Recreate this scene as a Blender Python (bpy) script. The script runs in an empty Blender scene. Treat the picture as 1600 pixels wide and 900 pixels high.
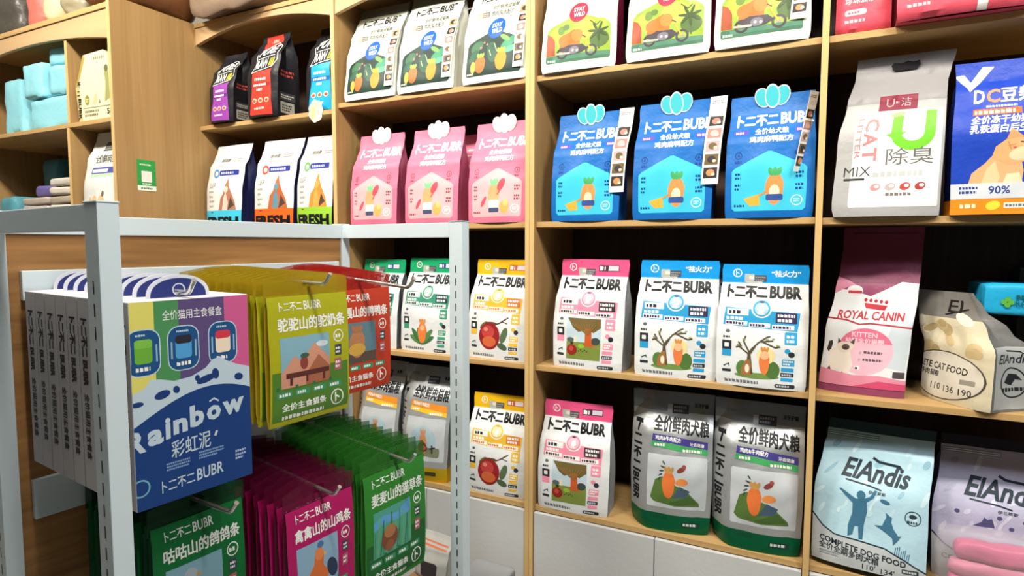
import bpy, bmesh, math, random
from mathutils import Vector, Matrix, noise
SC = bpy.context.scene
COL = SC.collection
PI = math.pi

# ------------------------------------------------------------------ camera
FPX, YAW, PITCH, ROLL, EYE = 933.7, .4673, .0716, .0016, 1.5
cy, sy, cp, sp = math.cos(YAW), math.sin(YAW), math.cos(PITCH), math.sin(PITCH)
FWD = Vector((-sy*cp, cy*cp, -sp)); RT = Vector((cy, sy, 0)); UP = RT.cross(FWD)
R2 = RT*math.cos(ROLL)+UP*math.sin(ROLL); U2 = UP*math.cos(ROLL)-RT*math.sin(ROLL)
cam = bpy.data.cameras.new('camera'); co = bpy.data.objects.new('camera', cam); COL.objects.link(co)
cam.sensor_width = 36; cam.lens = 36*FPX/1600; cam.clip_start = .02
M = Matrix((R2, U2, -FWD)).transposed().to_4x4(); M.translation = (0, 0, EYE); co.matrix_world = M
SC.camera = co

# ------------------------------------------------------------------ world, lamps, exposure
w = bpy.data.worlds.new('world'); SC.world = w; w.use_nodes = True
w.node_tree.nodes['Background'].inputs[0].default_value = (.80, .90, 1, 1)
w.node_tree.nodes['Background'].inputs[1].default_value = .16
def lamp(x, y, z, e, sx, sy_, col=(1, .94, .84), rx=0, ry=0, spread=180):
    l = bpy.data.lights.new('ceiling_or_fill_lamp', 'AREA'); l.shape = 'RECTANGLE'; l.size = sx; l.size_y = sy_
    l.energy = e; l.color = col; l.spread = math.radians(spread)
    o = bpy.data.objects.new('ceiling_or_fill_lamp', l); COL.objects.link(o); o.location = (x, y, z); o.rotation_euler = (rx, ry, 0)
for lx, le in ((-2.5, 74), (-1.35, 73), (-.2, 64), (.85, 54)):
    lamp(lx, .42, 3.2, le, .5, .16, rx=math.radians(38))
lamp(1.7, .1, 3.1, 56, .6, .3, col=(.92, .96, 1), rx=math.radians(22), ry=math.radians(32))  # cool fill, added to light the rack faces from the right
vs = SC.view_settings
SC.display_settings.display_device = 'sRGB'
vs.view_transform = 'Standard'; vs.look = 'None'; vs.gamma = 1; vs.use_curve_mapping = False; vs.exposure = -.84
SC.cycles.transparent_max_bounces = 32

# ------------------------------------------------------------------ materials
def lin(h):
    h = h.lstrip('#')
    c = [int(h[i:i+2], 16)/255 for i in (0, 2, 4)]
    return [x/12.92 if x <= .04045 else ((x+.055)/1.055)**2.4 for x in c]
MATS = {}
FIN = dict(ink=(.42, 0, 0), film=(.4, 60, .12), paper=(.6, 90, .05), metal=(.42, 40, .03), plastic=(.25, 30, .1), soft=(.3, 18, .5), foil=(.36, 22, .25), chrome=(.2, 0, 0))
def mat(h, fin='ink', alpha=1.0):
    k = (h, fin, alpha)
    if k in MATS: return MATS[k]
    m = bpy.data.materials.new(fin+'_'+h.lstrip('#')); m.use_nodes = True
    nt = m.node_tree; b = nt.nodes['Principled BSDF']
    r, sc, bump = FIN[fin]
    c = lin(h)
    n = nt.nodes.new('ShaderNodeTexNoise'); n.inputs['Scale'].default_value = sc or 25; n.inputs['Detail'].default_value = 3
    t = nt.nodes.new('ShaderNodeTexCoord'); nt.links.new(t.outputs['Object'], n.inputs['Vector'])
    mr = nt.nodes.new('ShaderNodeMapRange'); mr.inputs[3].default_value = max(.05, r-.08); mr.inputs[4].default_value = r+.1
    nt.links.new(n.outputs['Fac'], mr.inputs[0]); nt.links.new(mr.outputs[0], b.inputs['Roughness'])
    b.inputs['Base Color'].default_value = (*c, 1)
    b.inputs['Specular IOR Level'].default_value = .22
    if fin == 'foil': b.inputs['Metallic'].default_value = .6
    if fin == 'chrome': b.inputs['Metallic'].default_value = .85
    if bump:
        bp = nt.nodes.new('ShaderNodeBump'); bp.inputs['Strength'].default_value = bump; bp.inputs['Distance'].default_value = .01
        nt.links.new(n.outputs['Fac'], bp.inputs['Height']); nt.links.new(bp.outputs[0], b.inputs['Normal'])
    if alpha < 1: b.inputs['Alpha'].default_value = alpha
    MATS[k] = m
    return m
def wood(name, c0, c1, axis, stretch=14, rough=.5, fine=60):
    m = bpy.data.materials.new(name); m.use_nodes = True; nt = m.node_tree; b = nt.nodes['Principled BSDF']
    t = nt.nodes.new('ShaderNodeTexCoord'); mp = nt.nodes.new('ShaderNodeMapping')
    s = [fine]*3; s[axis] = fine/stretch/2; mp.inputs['Scale'].default_value = s
    n = nt.nodes.new('ShaderNodeTexNoise'); n.inputs['Scale'].default_value = 1; n.inputs['Detail'].default_value = 6; n.inputs['Distortion'].default_value = .4
    n2 = nt.nodes.new('ShaderNodeTexNoise'); n2.inputs['Scale'].default_value = .18; n2.inputs['Detail'].default_value = 3; n2.inputs['Distortion'].default_value = 1.2
    ad = nt.nodes.new('ShaderNodeMath'); ad.operation = 'MULTIPLY_ADD'; ad.inputs[1].default_value = .55
    ad2 = nt.nodes.new('ShaderNodeMath'); ad2.operation = 'MULTIPLY'; ad2.inputs[1].default_value = .45
    r = nt.nodes.new('ShaderNodeValToRGB'); r.color_ramp.elements[0].color = (*lin(c0), 1); r.color_ramp.elements[1].color = (*lin(c1), 1)
    r.color_ramp.elements[0].position = .33; r.color_ramp.elements[1].position = .67
    L = nt.links.new
    L(t.outputs['Object'], mp.inputs['Vector']); L(mp.outputs[0], n.inputs['Vector']); L(mp.outputs[0], n2.inputs['Vector'])
    L(n2.outputs['Fac'], ad2.inputs[0]); L(n.outputs['Fac'], ad.inputs[0]); L(ad2.outputs[0], ad.inputs[2]); L(ad.outputs[0], r.inputs['Fac']); L(r.outputs[0], b.inputs['Base Color'])
    b.inputs['Roughness'].default_value = rough; b.inputs['Specular IOR Level'].default_value = .3
    return m
OAK_Z = wood('oak_upright', '9d7b4c', 'b18e5d', 2)
OAK_X = wood('oak_shelf', 'b08d59', 'c29f6a', 0)
EDGE = wood('oak_edge', 'c9a66c', 'd4b27a', 2)
VAL = wood('oak_valance', 'b9976c', 'c9a87e', 0, fine=30)
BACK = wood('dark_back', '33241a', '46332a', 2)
RACKW = wood('grained_oak', '74502c', 'b5864f', 1, stretch=7, fine=42)

# ------------------------------------------------------------------ object helpers
def mesh(name, bm, mats, smooth=None):
    me = bpy.data.meshes.new(name); bm.normal_update(); bm.to_mesh(me); bm.free()
    for m in mats: me.materials.append(m)
    if smooth is not None:
        me.polygons.foreach_set('use_smooth', [True]*len(me.polygons)); me.set_sharp_from_angle(angle=math.radians(smooth))
    return me
def obj(name, me, parent=None, loc=(0, 0, 0), rz=0):
    o = bpy.data.objects.new(name, me); COL.objects.link(o); o.location = loc; o.rotation_euler = (0, 0, rz)
    if parent: o.parent = parent
    return o
def tag(o, label, cat, group=None):
    o['label'] = label; o['category'] = cat
    if group: o['group'] = group
    return o
def empty(name, loc=(0, 0, 0), rz=0):
    o = obj(name, None, None, loc, rz); o.empty_display_size = .05; return o
def dup(root):
    r = root.copy(); COL.objects.link(r)
    for ch in list(root.children):
        c = ch.copy(); COL.objects.link(c); c.parent = r
        for g in list(ch.children):
            d = g.copy(); COL.objects.link(d); d.parent = c
    return r
def box(bm, x0, x1, y0, y1, z0, z1, mi=0, bev=0):
    v = [bm.verts.new(p) for p in ((x0, y0, z0), (x1, y0, z0), (x1, y1, z0), (x0, y1, z0), (x0, y0, z1), (x1, y0, z1), (x1, y1, z1), (x0, y1, z1))]
    fs = []
    for q in ((3, 2, 1, 0), (4, 5, 6, 7), (0, 1, 5, 4), (1, 2, 6, 5), (2, 3, 7, 6), (3, 0, 4, 7)):
        f = bm.faces.new([v[i] for i in q]); f.material_index = mi; fs.append(f)
    if bev:
        es = list({e for f in fs for e in f.edges})
        bmesh.ops.bevel(bm, geom=es, offset=bev, segments=2, affect='EDGES', profile=.6, material=-1)
def boxmesh(name, dims, mats, bev=.0012, faceidx=None):
    bm = bmesh.new(); box(bm, *dims, bev=bev)
    if faceidx:
        for f in bm.faces: f.material_index = faceidx(f)
    return mesh(name, bm, mats)
def tube(bm, pts, r, n=8, mi=0):
    pts = [Vector(p) for p in pts]; rings = []
    for i, p in enumerate(pts):
        d = (pts[min(i+1, len(pts)-1)]-pts[max(i-1, 0)]).normalized()
        a = d.cross(Vector((0, 1, 0.001))).normalized(); b = d.cross(a)
        rings.append([bm.verts.new(p+a*r*math.cos(2*PI*k/n)+b*r*math.sin(2*PI*k/n)) for k in range(n)])
    for A, B in zip(rings, rings[1:]):
        for k in range(n): bm.faces.new((A[k], A[(k+1) % n], B[(k+1) % n], B[k])).material_index = mi
    bm.faces.new(rings[0][::-1]); bm.faces.new(rings[-1])

# ------------------------------------------------------------------ flat print, laid on a grid surface
class Grid:
    def __init__(s, us, vs, P, flip=1): s.us, s.vs, s.P, s.flip = us, vs, P, flip
    def idx(s, u, v):
        r = []
        for x, l in ((u, s.us), (v, s.vs)):
            i = 0
            while i < len(l)-2 and x > l[i+1]: i += 1
            r.append(i+(x-l[i])/(l[i+1]-l[i]))
        return r
    def at_idx(s, p, q):
        i = min(len(s.us)-2, max(0, int(p+1e-5))); j = min(len(s.vs)-2, max(0, int(q+1e-5))); a, b = p-i, q-j
        A, B, C_, D_ = s.P[j][i], s.P[j][i+1], s.P[j+1][i+1], s.P[j+1][i]
        pos = A+(B-A)*a+(C_-B)*b if a >= b else A+(C_-D_)*a+(D_-A)*b
        return pos, ((B-A)+(C_-D_)).cross((D_-A)+(C_-B)).normalized()*s.flip
    def at(s, u, v): return s.at_idx(*s.idx(u, v))
TXT = {}
def glyphs(s, bold, shear):
    k = (s, bold, shear)
    if k in TXT: return TXT[k]
    cjk = any(ord(ch) > 0x2fff for ch in s)
    c = bpy.data.curves.new('t', 'FONT'); c.body = s; c.size = 1; c.offset = 0 if cjk else bold; c.resolution_u = 2; c.shear = shear
    o = bpy.data.objects.new('t', c); COL.objects.link(o)
    me = bpy.data.meshes.new_from_object(o.evaluated_get(bpy.context.evaluated_depsgraph_get()))
    vv = [(v.co.x, v.co.y) for v in me.vertices]
    x0 = min(p[0] for p in vv); x1 = max(p[0] for p in vv); y0 = min(p[1] for p in vv); y1 = max(p[1] for p in vv)
    vv = [((p[0]-x0)/(x1-x0), (p[1]-y0)/(y1-y0)) for p in vv]
    fs = [[vv[i] for i in p.vertices] for p in me.polygons]
    if cjk and bold > .005:                       # heavier strokes: the same glyphs laid again a little to the side
        e = bold*1.5/(x1-x0); f_ = bold/(y1-y0)
        fs = [[[(x+dx*e, y+dy*f_) for x, y in f] for f in fs] for dx, dy in ((-1, -1), (1, -1), (1, 1), (-1, 1), (0, 0), (0, -1))]
    else: fs = [fs]
    bpy.data.objects.remove(o); bpy.data.curves.remove(c); bpy.data.meshes.remove(me)
    TXT[k] = fs
    return fs
class Art:
    def __init__(s, w, h): s.w, s.h, s.L = w, h, []
    def add(s, faces, c):
        xs = [p[0] for f in faces for p in f]; ys = [p[1] for f in faces for p in f]
        bb = (min(xs), max(xs), min(ys), max(ys)); k = 0
        for _, _, b, kk in s.L:
            if b[0] < bb[1] and bb[0] < b[1] and b[2] < bb[3] and bb[2] < b[3]: k = max(k, kk+1)
        s.L.append((faces, c, bb, k)); return s
    def poly(s, pts, c): return s.add([pts], c)
    def rect(s, x, y, w, h, c, r=0, sk=0):
        if r:
            pts = []
            for cx, cy_, a in ((x+w-r, y+r, -90), (x+w-r, y+h-r, 0), (x+r, y+h-r, 90), (x+r, y+r, 180)):
                for k in range(5):
                    t = math.radians(a+k*22.5); pts.append((cx+r*math.cos(t), cy_+r*math.sin(t)))
        else: pts = [(x, y), (x+w, y+sk), (x+w, y+h+sk), (x, y+h)]
        return s.add([pts], c)
    def ell(s, cx, cy_, rx, ry, c, rot=0, n=22):
        cr, sr = math.cos(rot), math.sin(rot)
        return s.add([[(cx+rx*math.cos(t)*cr-ry*math.sin(t)*sr, cy_+rx*math.cos(t)*sr+ry*math.sin(t)*cr) for t in [2*PI*k/n for k in range(n)]]], c)
    def ring(s, cx, cy_, r0, r1, c, n=24):
        f = []
        for k in range(n):
            a, b = 2*PI*k/n, 2*PI*(k+1)/n
            f.append([(cx+r0*math.cos(a), cy_+r0*math.sin(a)), (cx+r1*math.cos(a), cy_+r1*math.sin(a)), (cx+r1*math.cos(b), cy_+r1*math.sin(b)), (cx+r0*math.cos(b), cy_+r0*math.sin(b))])
        return s.add(f, c)
    def line(s, pts, wd, c):
        n = []
        for i in range(len(pts)):
            d = []
            for p, q in ((i-1, i), (i, i+1)):
                if p >= 0 and q < len(pts):
                    dx, dy = pts[q][0]-pts[p][0], pts[q][1]-pts[p][1]; l = math.hypot(dx, dy) or 1; d.append((-dy/l, dx/l))
            x, y = sum(k[0] for k in d), sum(k[1] for k in d); l = math.hypot(x, y) or 1; x, y = x/l, y/l
            m = wd/2/max(.5, x*d[0][0]+y*d[0][1]); n.append((x*m, y*m))
        f = [[(a[0]-u[0], a[1]-u[1]), (b[0]-w_[0], b[1]-w_[1]), (b[0]+w_[0], b[1]+w_[1]), (a[0]+u[0], a[1]+u[1])] for a, b, u, w_ in zip(pts, pts[1:], n, n[1:])]
        return s.add(f, c)
    def text(s, t, x, y, w, h, c, bold=.012, rot=0, shear=0, slope=0):
        for i, gs in enumerate(glyphs(t, bold, shear)):
            f = []
            for g in gs:
                q = []
                for a, b in g:
                    px, py = (a*w, b*h) if not rot else ((b*w, h-a*h) if rot < 0 else ((1-b)*w, a*h))
                    q.append((x+px, y+py+slope*px))
                f.append(q)
            if i: s.L.append((f, c, s.L[-1][2], s.L[-1][3]+.25))
            else: s.add(f, c)
        return s
    def greek(s, x, y, w, h, c, n=1, seed=1):
        rnd = random.Random(seed*13+int(x*7)+int(y*11)); lh = h/(n*1.6-.6); f = []
        for k in range(n):
            yy = y+h-lh-k*lh*1.6; xx = x
            end = x+w*(1 if k < n-1 else rnd.uniform(.7, 1))
            while xx < end-.01:
                l = min(end-xx, lh*rnd.uniform(.5, 1.1)); f.append([(xx, yy), (xx+l, yy), (xx+l, yy+lh*rnd.uniform(.7, 1)), (xx, yy+lh)]); xx += l+lh*.28
        return s.add(f, c)
def slots(mats, h, fin='ink'):
    m = mat(h, fin)
    if m not in mats: mats.append(m)
    return mats.index(m)
def stamp(bm, art, grid, mats, off=.00035, dk=.00011, fin='ink'):
    b = bmesh.new()
    for faces, c, bb, k in art.L:
        mi = slots(mats, c, fin)
        for f in faces:
            try: b.faces.new([b.verts.new((x/art.w, y/art.h, k)) for x, y in f]).material_index = mi
            except ValueError: pass
    for ax, ls in ((0, grid.us), (1, grid.vs)):
        for i, l in enumerate(ls):
            p = [0, 0, 0]; p[ax] = l; n = [0, 0, 0]; n[ax] = 1
            bmesh.ops.bisect_plane(b, geom=b.verts[:]+b.edges[:]+b.faces[:], plane_co=p, plane_no=n, dist=1e-6, clear_outer=(i == len(ls)-1), clear_inner=(i == 0))
    nu, nv = len(grid.us)-1, len(grid.vs)-1
    for v in b.verts: v.co.x, v.co.y = grid.idx(min(1, max(0, v.co.x)), min(1, max(0, v.co.y)))
    if nu*nv > 1:
        for c in range(-nv+1, nu): bmesh.ops.bisect_plane(b, geom=b.verts[:]+b.edges[:]+b.faces[:], plane_co=(c, 0, 0), plane_no=(1, -1, 0), dist=1e-6)
    bmesh.ops.triangulate(b, faces=b.faces[:])
    mp = {}
    for v in b.verts:
        p, n = grid.at_idx(v.co.x, v.co.y)
        mp[v] = bm.verts.new(p+n*(off+dk*v.co.z))
    for f in b.faces:
        vs_ = [mp[v] for v in f.verts]
        n = f.normal.z
        try: bm.faces.new(vs_ if n*grid.flip > 0 else vs_[::-1]).material_index = f.material_index
        except ValueError: pass
    b.free()
def lerp_tab(tab, v):
    for a, b in zip(tab, tab[1:]):
        if v <= b[0]:
            t = (v-a[0])/(b[0]-a[0]); t = t*t*(3-2*t)
            return [x+(y-x)*t for x, y in zip(a, b)]
    return tab[-1]
# v, width, depth, shift x, shift y (metres); upright pouches with a flat base and side gussets
POUCH = [(0, .965, 1, 0, 0), (.05, .985, 1.04, 0, 0), (.35, 1, 1.0, 0, .002), (.6, .995, .8, 0, .006), (.78, .965, .34, 0, .012), (.85, .955, .07, 0, .016), (.97, .975, .035, 0, .02), (1, .95, .03, 0, .021)]
PILLOW = [(0, .93, 1, 0, 0), (.06, .97, 1.08, 0, -.002), (.4, 1.0, 1.0, 0, 0), (.7, 1.0, .7, 0, .006), (.86, 1.0, .22, 0, .014), (.93, 1.0, .05, 0, .018), (1, 1.01, .03, 0, .024)]
def bag(name, W, H, D, body, side=None, art=None, rart=None, lart=None, bands=(), tab=POUCH, bulge=.012, wr=.0036, seed=1, lroll=0, fin='film', nu=14, nv=22, wave=.003, pfin='ink'):
    """One pouch mesh: front, two gusseted sides, back, base; returns the mesh, base centre at the origin, front towards -y."""
    us = [i/nu for i in range(nu+1)]
    vs_ = sorted({round(j/nv, 4) for j in range(nv+1)} | {round(b, 4) for bd in bands for b in bd[:2] if 0 < b < 1})
    vs_ = [v for i, v in enumerate(vs_) if i == 0 or v-vs_[i-1] > .004]
    rnd = random.Random(seed); ph = rnd.uniform(0, 6)
    F, Bk, Rt, Lf = [], [], [], []
    for v in vs_:
        _, wf, df, dx, dy = lerp_tab(tab, v)
        wd, dp = W*wf*(1+.016*noise.noise(Vector((seed*2.3, v*3.2, seed)))), max(D*df, .002)
        rf, rb = [], []
        for u in us:
            e = 1-(2*u-1)**2
            y = -dp/2-bulge*e**.7*min(1, df)*(1-.3*v)
            nz = noise.noise(Vector((u*W*16+seed*3.1, v*H*13, seed*1.7)))+.5*noise.noise(Vector((u*W*38+seed, v*H*30, seed*.7)))
            y += wr*nz*min(1, e*2.5)*min(1, v*12)
            y += wave*math.sin(3.2*u+ph)*v**3
            if lroll and u < .22: y += lroll*((.22-u)/.22)**1.4*max(0, 1-v*.35)
            rf.append(Vector(((u-.5)*wd+dx, y+dy, v*H)))
            rb.append(Vector(((u-.5)*wd+dx, dp/2+bulge*.6*e*df+wave*math.sin(3.2*u+ph)*v**3+dy, v*H)))
        F.append(rf); Bk.append(rb)
        for R, A, B, sgn in ((Rt, rf[-1], rb[-1], -1), (Lf, rb[0], rf[0], 1)):
            g = min(.35*D, .006+.02*v)*min(1, (1.02-v)*8) if v > .02 else 0
            R.append([A.lerp(B, t)+Vector((sgn*g*(1-abs(2*t-1)), 0, 0)) for t in (0, .25, .5, .75, 1)])
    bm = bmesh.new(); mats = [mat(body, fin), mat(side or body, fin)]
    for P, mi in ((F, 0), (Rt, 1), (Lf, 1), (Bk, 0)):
        V = [[bm.verts.new(p) for p in row] for row in P]
        for j in range(len(V)-1):
            vm = (vs_[j]+vs_[j+1])/2; m = mi
            for bd in bands:
                if bd[0] <= vm <= bd[1]: m = slots(mats, bd[2], fin)
            for i in range(len(V[0])-1):
                A, B, C_, D_ = V[j][i], V[j][i+1], V[j+1][i+1], V[j+1][i]
                if P is Bk: bm.faces.new((D_, C_, B, A)).material_index = m
                else:
                    bm.faces.new((A, B, C_)).material_index = m; bm.faces.new((A, C_, D_)).material_index = m
    bm.faces.new([bm.verts.new(p) for p in (F[0][0], Bk[0][0], Bk[0][-1], F[0][-1])])
    bmesh.ops.remove_doubles(bm, verts=bm.verts[:], dist=1e-6)
    gf = Grid(us, vs_, F)
    if art: stamp(bm, art, gf, mats, fin=pfin)
    s5 = [0, .25, .5, .75, 1]
    if rart: stamp(bm, rart, Grid(s5, vs_, Rt), mats)
    if lart: stamp(bm, lart, Grid(s5, vs_, Lf), mats)
    return mesh(name, bm, mats, 38), gf
def softbox(name, w, d, h, mats, seed=1, amp=.01, rad=.02, n=8, freq=9, sag=0, tall=0):
    """A soft, lumpy wrapped pack; base centre at the origin."""
    bm = bmesh.new(); bmesh.ops.create_cube(bm, size=1); bmesh.ops.subdivide_edges(bm, edges=bm.edges[:], cuts=n, use_grid_fill=True)
    for v in bm.verts:
        p = Vector((v.co.x*w, v.co.y*d, v.co.z*h)); r = min(rad, h*.45, w*.45, d*.45)
        q = Vector([max(-x/2+r, min(x/2-r, c)) for c, x in zip(p, (w, d, h))]); dlt = p-q
        if dlt.length > 1e-6: p = q+dlt.normalized()*r
        nz = noise.noise_vector(p*freq+Vector((seed*3.3, seed, seed*2)))+.5*noise.noise_vector(p*freq*2.7+Vector((seed, seed*5, 0)))
        p += nz*amp
        p.z -= sag*(p.x/w*2)**2
        v.co = p+Vector((0, 0, h/2))
    for v in bm.verts: v.co.z = max(.0008, min(h+amp*.6, v.co.z) if tall else min(h, v.co.z))
    return mesh(name, bm, mats, 60)
def sheet(name, pts, th, mats, art=None, us=None, vs_=None, hole=None):
    """A thin curved strip from a grid of points P[j][i], thickness th away from the normal."""
    bm = bmesh.new(); g = Grid(us, vs_, pts)
    A = [[bm.verts.new(p) for p in r] for r in pts]
    Bv = [[bm.verts.new(pts[j][i]-g.at(us[i], vs_[j])[1]*th) for i in range(len(us))] for j in range(len(vs_))]
    for j in range(len(vs_)-1):
        for i in range(len(us)-1):
            if hole == (i, j): continue
            bm.faces.new((A[j][i], A[j][i+1], A[j+1][i+1])); bm.faces.new((A[j][i], A[j+1][i+1], A[j+1][i])); bm.faces.new((Bv[j][i], Bv[j+1][i], Bv[j+1][i+1], Bv[j][i+1]))
    J, I = len(vs_)-1, len(us)-1
    for i in range(I):
        bm.faces.new((A[0][i], Bv[0][i], Bv[0][i+1], A[0][i+1])); bm.faces.new((A[J][i], A[J][i+1], Bv[J][i+1], Bv[J][i]))
    for j in range(J):
        bm.faces.new((A[j][0], A[j+1][0], Bv[j+1][0], Bv[j][0])); bm.faces.new((A[j][I], Bv[j][I], Bv[j+1][I], A[j+1][I]))
    if art: stamp(bm, art, g, mats, off=.0003)
    return mesh(name, bm, mats)
def prism(name, outline, th, mats, layers=()):
    """A flat die-cut card in the xz plane facing -y, with further outlines (pts, colour) laid on its face."""
    bm = bmesh.new()
    f = bm.faces.new([bm.verts.new((x, 0, z)) for x, z in outline]); f.normal_update()
    if f.normal.y > 0: f.normal_flip()
    ex = bmesh.ops.extrude_face_region(bm, geom=[f]); bmesh.ops.translate(bm, vec=(0, th, 0), verts=[v for v in ex['geom'] if isinstance(v, bmesh.types.BMVert)])
    bmesh.ops.recalc_face_normals(bm, faces=bm.faces[:])
    for k, (pts, c) in enumerate(layers):
        g = bm.faces.new([bm.verts.new((x, -.0004-.00015*k, z)) for x, z in pts]); g.material_index = slots(mats, c, 'paper'); g.normal_update()
        if g.normal.y > 0: g.normal_flip()
    bmesh.ops.triangulate(bm, faces=[f for f in bm.faces if len(f.verts) > 4])
    return mesh(name, bm, mats)
def epts(cx, cz, rx, rz, n=20, a0=0, a1=2*PI): return [(cx+rx*math.cos(a0+(a1-a0)*k/n), cz+rz*math.sin(a0+(a1-a0)*k/n)) for k in range(n)]

# ------------------------------------------------------------------ the room
D = 1.732
WALLM = mat('#8d8a80', 'paper')
def struct(name, dims, m):
    o = obj(name, boxmesh(name, dims, [m], bev=0)); o['kind'] = 'structure'; return o
FLM = wood('floor_tile', '8a8479', '9a948a', 0, stretch=2, fine=6)
struct('floor', (-4, 2.6, -2.2, 2.12, -.05, 0), FLM)
struct('ceiling', (-4, 2.6, -2.2, 2.12, 3.25, 3.3), mat('#d8d6d0', 'paper'))
struct('wall_back', (-4, 2.6, 2.12, 2.18, 0, 3.25), WALLM)
struct('wall_left', (-4.06, -4, -2.2, 2.18, 0, 3.25), WALLM)

# ------------------------------------------------------------------ bookcases
S1, S2, S3, S4 = 2.0295, 1.5739, 1.1114, .6436
TH = .0172
def upright(root, x0, x1, y0, y1, z1, z0=0):
    def fi(f): return 1 if abs(f.normal.y) > .9 else 0
    bm = bmesh.new(); box(bm, x0, x1, y0, y1, z0, z1, bev=.001); bm.normal_update()
    for f in bm.faces: f.material_index = 1 if f.normal.y < -.7 else 0
    obj('upright', mesh('upright', bm, [OAK_Z, EDGE]), root)
def shelf(root, x0, x1, y0, y1, zt, th=TH):
    obj('shelf', boxmesh('shelf', (x0, x1, y0, y1, zt-th, zt), [OAK_X]), root)
def valance(root, x0, x1, y0, z1, ze, zm, th=.016):
    n = 24; bm = bmesh.new(); F = []
    for y in (y0, y0+th):
        lo = [bm.verts.new((x0+(x1-x0)*k/n, y, ze+(zm-ze)*(1-(2*k/n-1)**2))) for k in range(n+1)]
        hi = [bm.verts.new((x0+(x1-x0)*k/n, y, z1)) for k in range(n+1)]
        F.append((lo, hi))
    (a, b), (c, d) = F
    for k in range(n):
        bm.faces.new((a[k], a[k+1], b[k+1], b[k])); bm.faces.new((c[k+1], c[k], d[k], d[k+1]))
        bm.faces.new((a[k+1], a[k], c[k], c[k+1])); bm.faces.new((b[k], b[k+1], d[k+1], d[k]))
    obj('arched_valance', mesh('arched_valance', bm, [VAL]), root)
WHITE = mat('#c4c6c6', 'paper')
def door(root, x0, x1, y0, z0, z1):
    o = obj('cabinet_door', boxmesh('cabinet_door', (x0, x1, y0, y0+.016, z0, z1), [WHITE], bev=.0015), root)
    o['label'] = 'plain white cabinet door'
def bookcase(name, label, xs, tops, yb=2.085, doors=True, y0=D):
    root = empty('bookcase', (0, 0, 0)); tag(root, label, 'bookcase', 'light oak bookcases along the back of the shop')
    for a, b in xs: upright(root, a, b, y0, yb, 2.44)
    for (a, b), (c, d), zs in zip(xs, xs[1:], tops):
        for z in zs: shelf(root, b+.0003, c-.0003, y0+.015, yb-.012, z)
        shelf(root, b+.0003, c-.0003, y0+.001, yb-.012, 2.44)
        valance(root, b+.0003, c-.0003, y0+.006, 2.44-TH-.0004, 2.352, 2.402)
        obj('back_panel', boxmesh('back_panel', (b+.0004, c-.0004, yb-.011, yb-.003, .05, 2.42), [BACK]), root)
        m = (b+c)/2
        obj('kickboard', boxmesh('kickboard', (b+.0004, c-.0004, y0+.03, y0+.045, 0, .08), [WHITE]), root)
        door(root, b+.0015, m-.0012, y0+.004, .085, S4-TH-.003); door(root, m+.0012, c-.0015, y0+.004, .085, S4-TH-.003)
    return root
bookcase('middle', 'oak bookcase of two bays with pink bags, behind the white wire rack', ((-2.418, -2.4005), (-1.632, -1.614), (-.8277, -.8124)), ((2.012, S2, S3, S4), (S1, S2, S3, S4)))
bookcase('right', 'oak bookcase of two bays with blue bags and cat litter, right of the white rack', ((-.8117, -.7963), (0, .0159), (.802, .818)), ((S1, S2, S3, S4), (S1-.001, S2-.0022, S3-.0022, S4)))
# the deeper unit at the far left, standing forward of the others
LY = 1.385
L = empty('bookcase'); tag(L, 'deep oak bookcase standing forward at far left, stacked with light blue packs', 'bookcase', 'light oak bookcases along the back of the shop')
upright(L, -3.64, -3.622, LY, 2.08, 2.4155); upright(L, -2.4195, -2.4, LY, 1.7312, 2.44)
shelf(L, -3.6217, -2.4198, LY+.001, 1.88, 2.4155, .02)
shelf(L, -3.6217, -2.4198, LY+.012, 1.88, 1.9915); shelf(L, -3.6217, -2.4198, LY+.012, 1.88, 1.56)
shelf(L, -3.6217, -2.4198, LY+.012, 1.88, 1.12); shelf(L, -3.6217, -2.4198, LY+.012, 1.88, .68); shelf(L, -3.6217, -2.4198, LY+.012, 1.88, .1)
valance(L, -3.6217, -2.4198, LY+.006, 2.395, 2.285, 2.338)
upright(L, -2.736, -2.7185, LY+.012, 1.88, 2.395, 1.992); upright(L, -2.745, -2.7275, LY+.012, 1.88, 1.974, 1.5605)
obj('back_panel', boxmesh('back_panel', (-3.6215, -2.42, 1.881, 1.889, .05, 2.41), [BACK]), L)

# ------------------------------------------------------------------ white display rack, turned a little to the wall
TH_R = -.1184
RB = Vector((-.8601, .4687, 0)); REX = Vector((math.cos(TH_R), math.sin(TH_R), 0)); REY = Vector((-math.sin(TH_R), math.cos(TH_R), 0))
def rloc(a, b, z): return RB+REX*a+REY*b+Vector((0, 0, z))
PAINT = mat('#cbd9de', 'metal'); DARKSLOT = mat('#14181a', 'ink'); CHROME = mat('#c9cbc8', 'chrome')
RK = empty('display_rack', RB, TH_R); tag(RK, 'white painted steel rack with slotted posts, oak back and wire hooks', 'display rack')
ZT, ZB = 1.5565, 1.5187
def post(a0, a1, b0, b1, lab=None):
    bm = bmesh.new(); box(bm, a0, a1, b0, b1, .03, ZT, bev=.0015)
    box(bm, a0-.0008, a1+.0008, b0-.0008, b1+.0008, ZT+.0002, ZT+.0028, bev=.001)
    ac = (a0+a1)/2
    z = 1.45
    while z > .3:
        for y, n in ((b0-.0003, -1), (b1+.0003, 1)):
            v = [bm.verts.new(p) for p in ((ac-.0016, y, z-.018), (ac+.0016, y, z-.018), (ac+.0016, y, z), (ac-.0016, y, z))]
            bm.faces.new(v if n < 0 else v[::-1]).material_index = 1
        z -= .0315
    p = obj('post', mesh('post', bm, [PAINT, DARKSLOT]), RK)
    f = bmesh.new(); box(f, a0-.004, a1+.004, b0-.004, b1+.004, 0, .0295, bev=.003); obj('foot', mesh('foot', f, [mat('#33363a', 'plastic')]), p)
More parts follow.
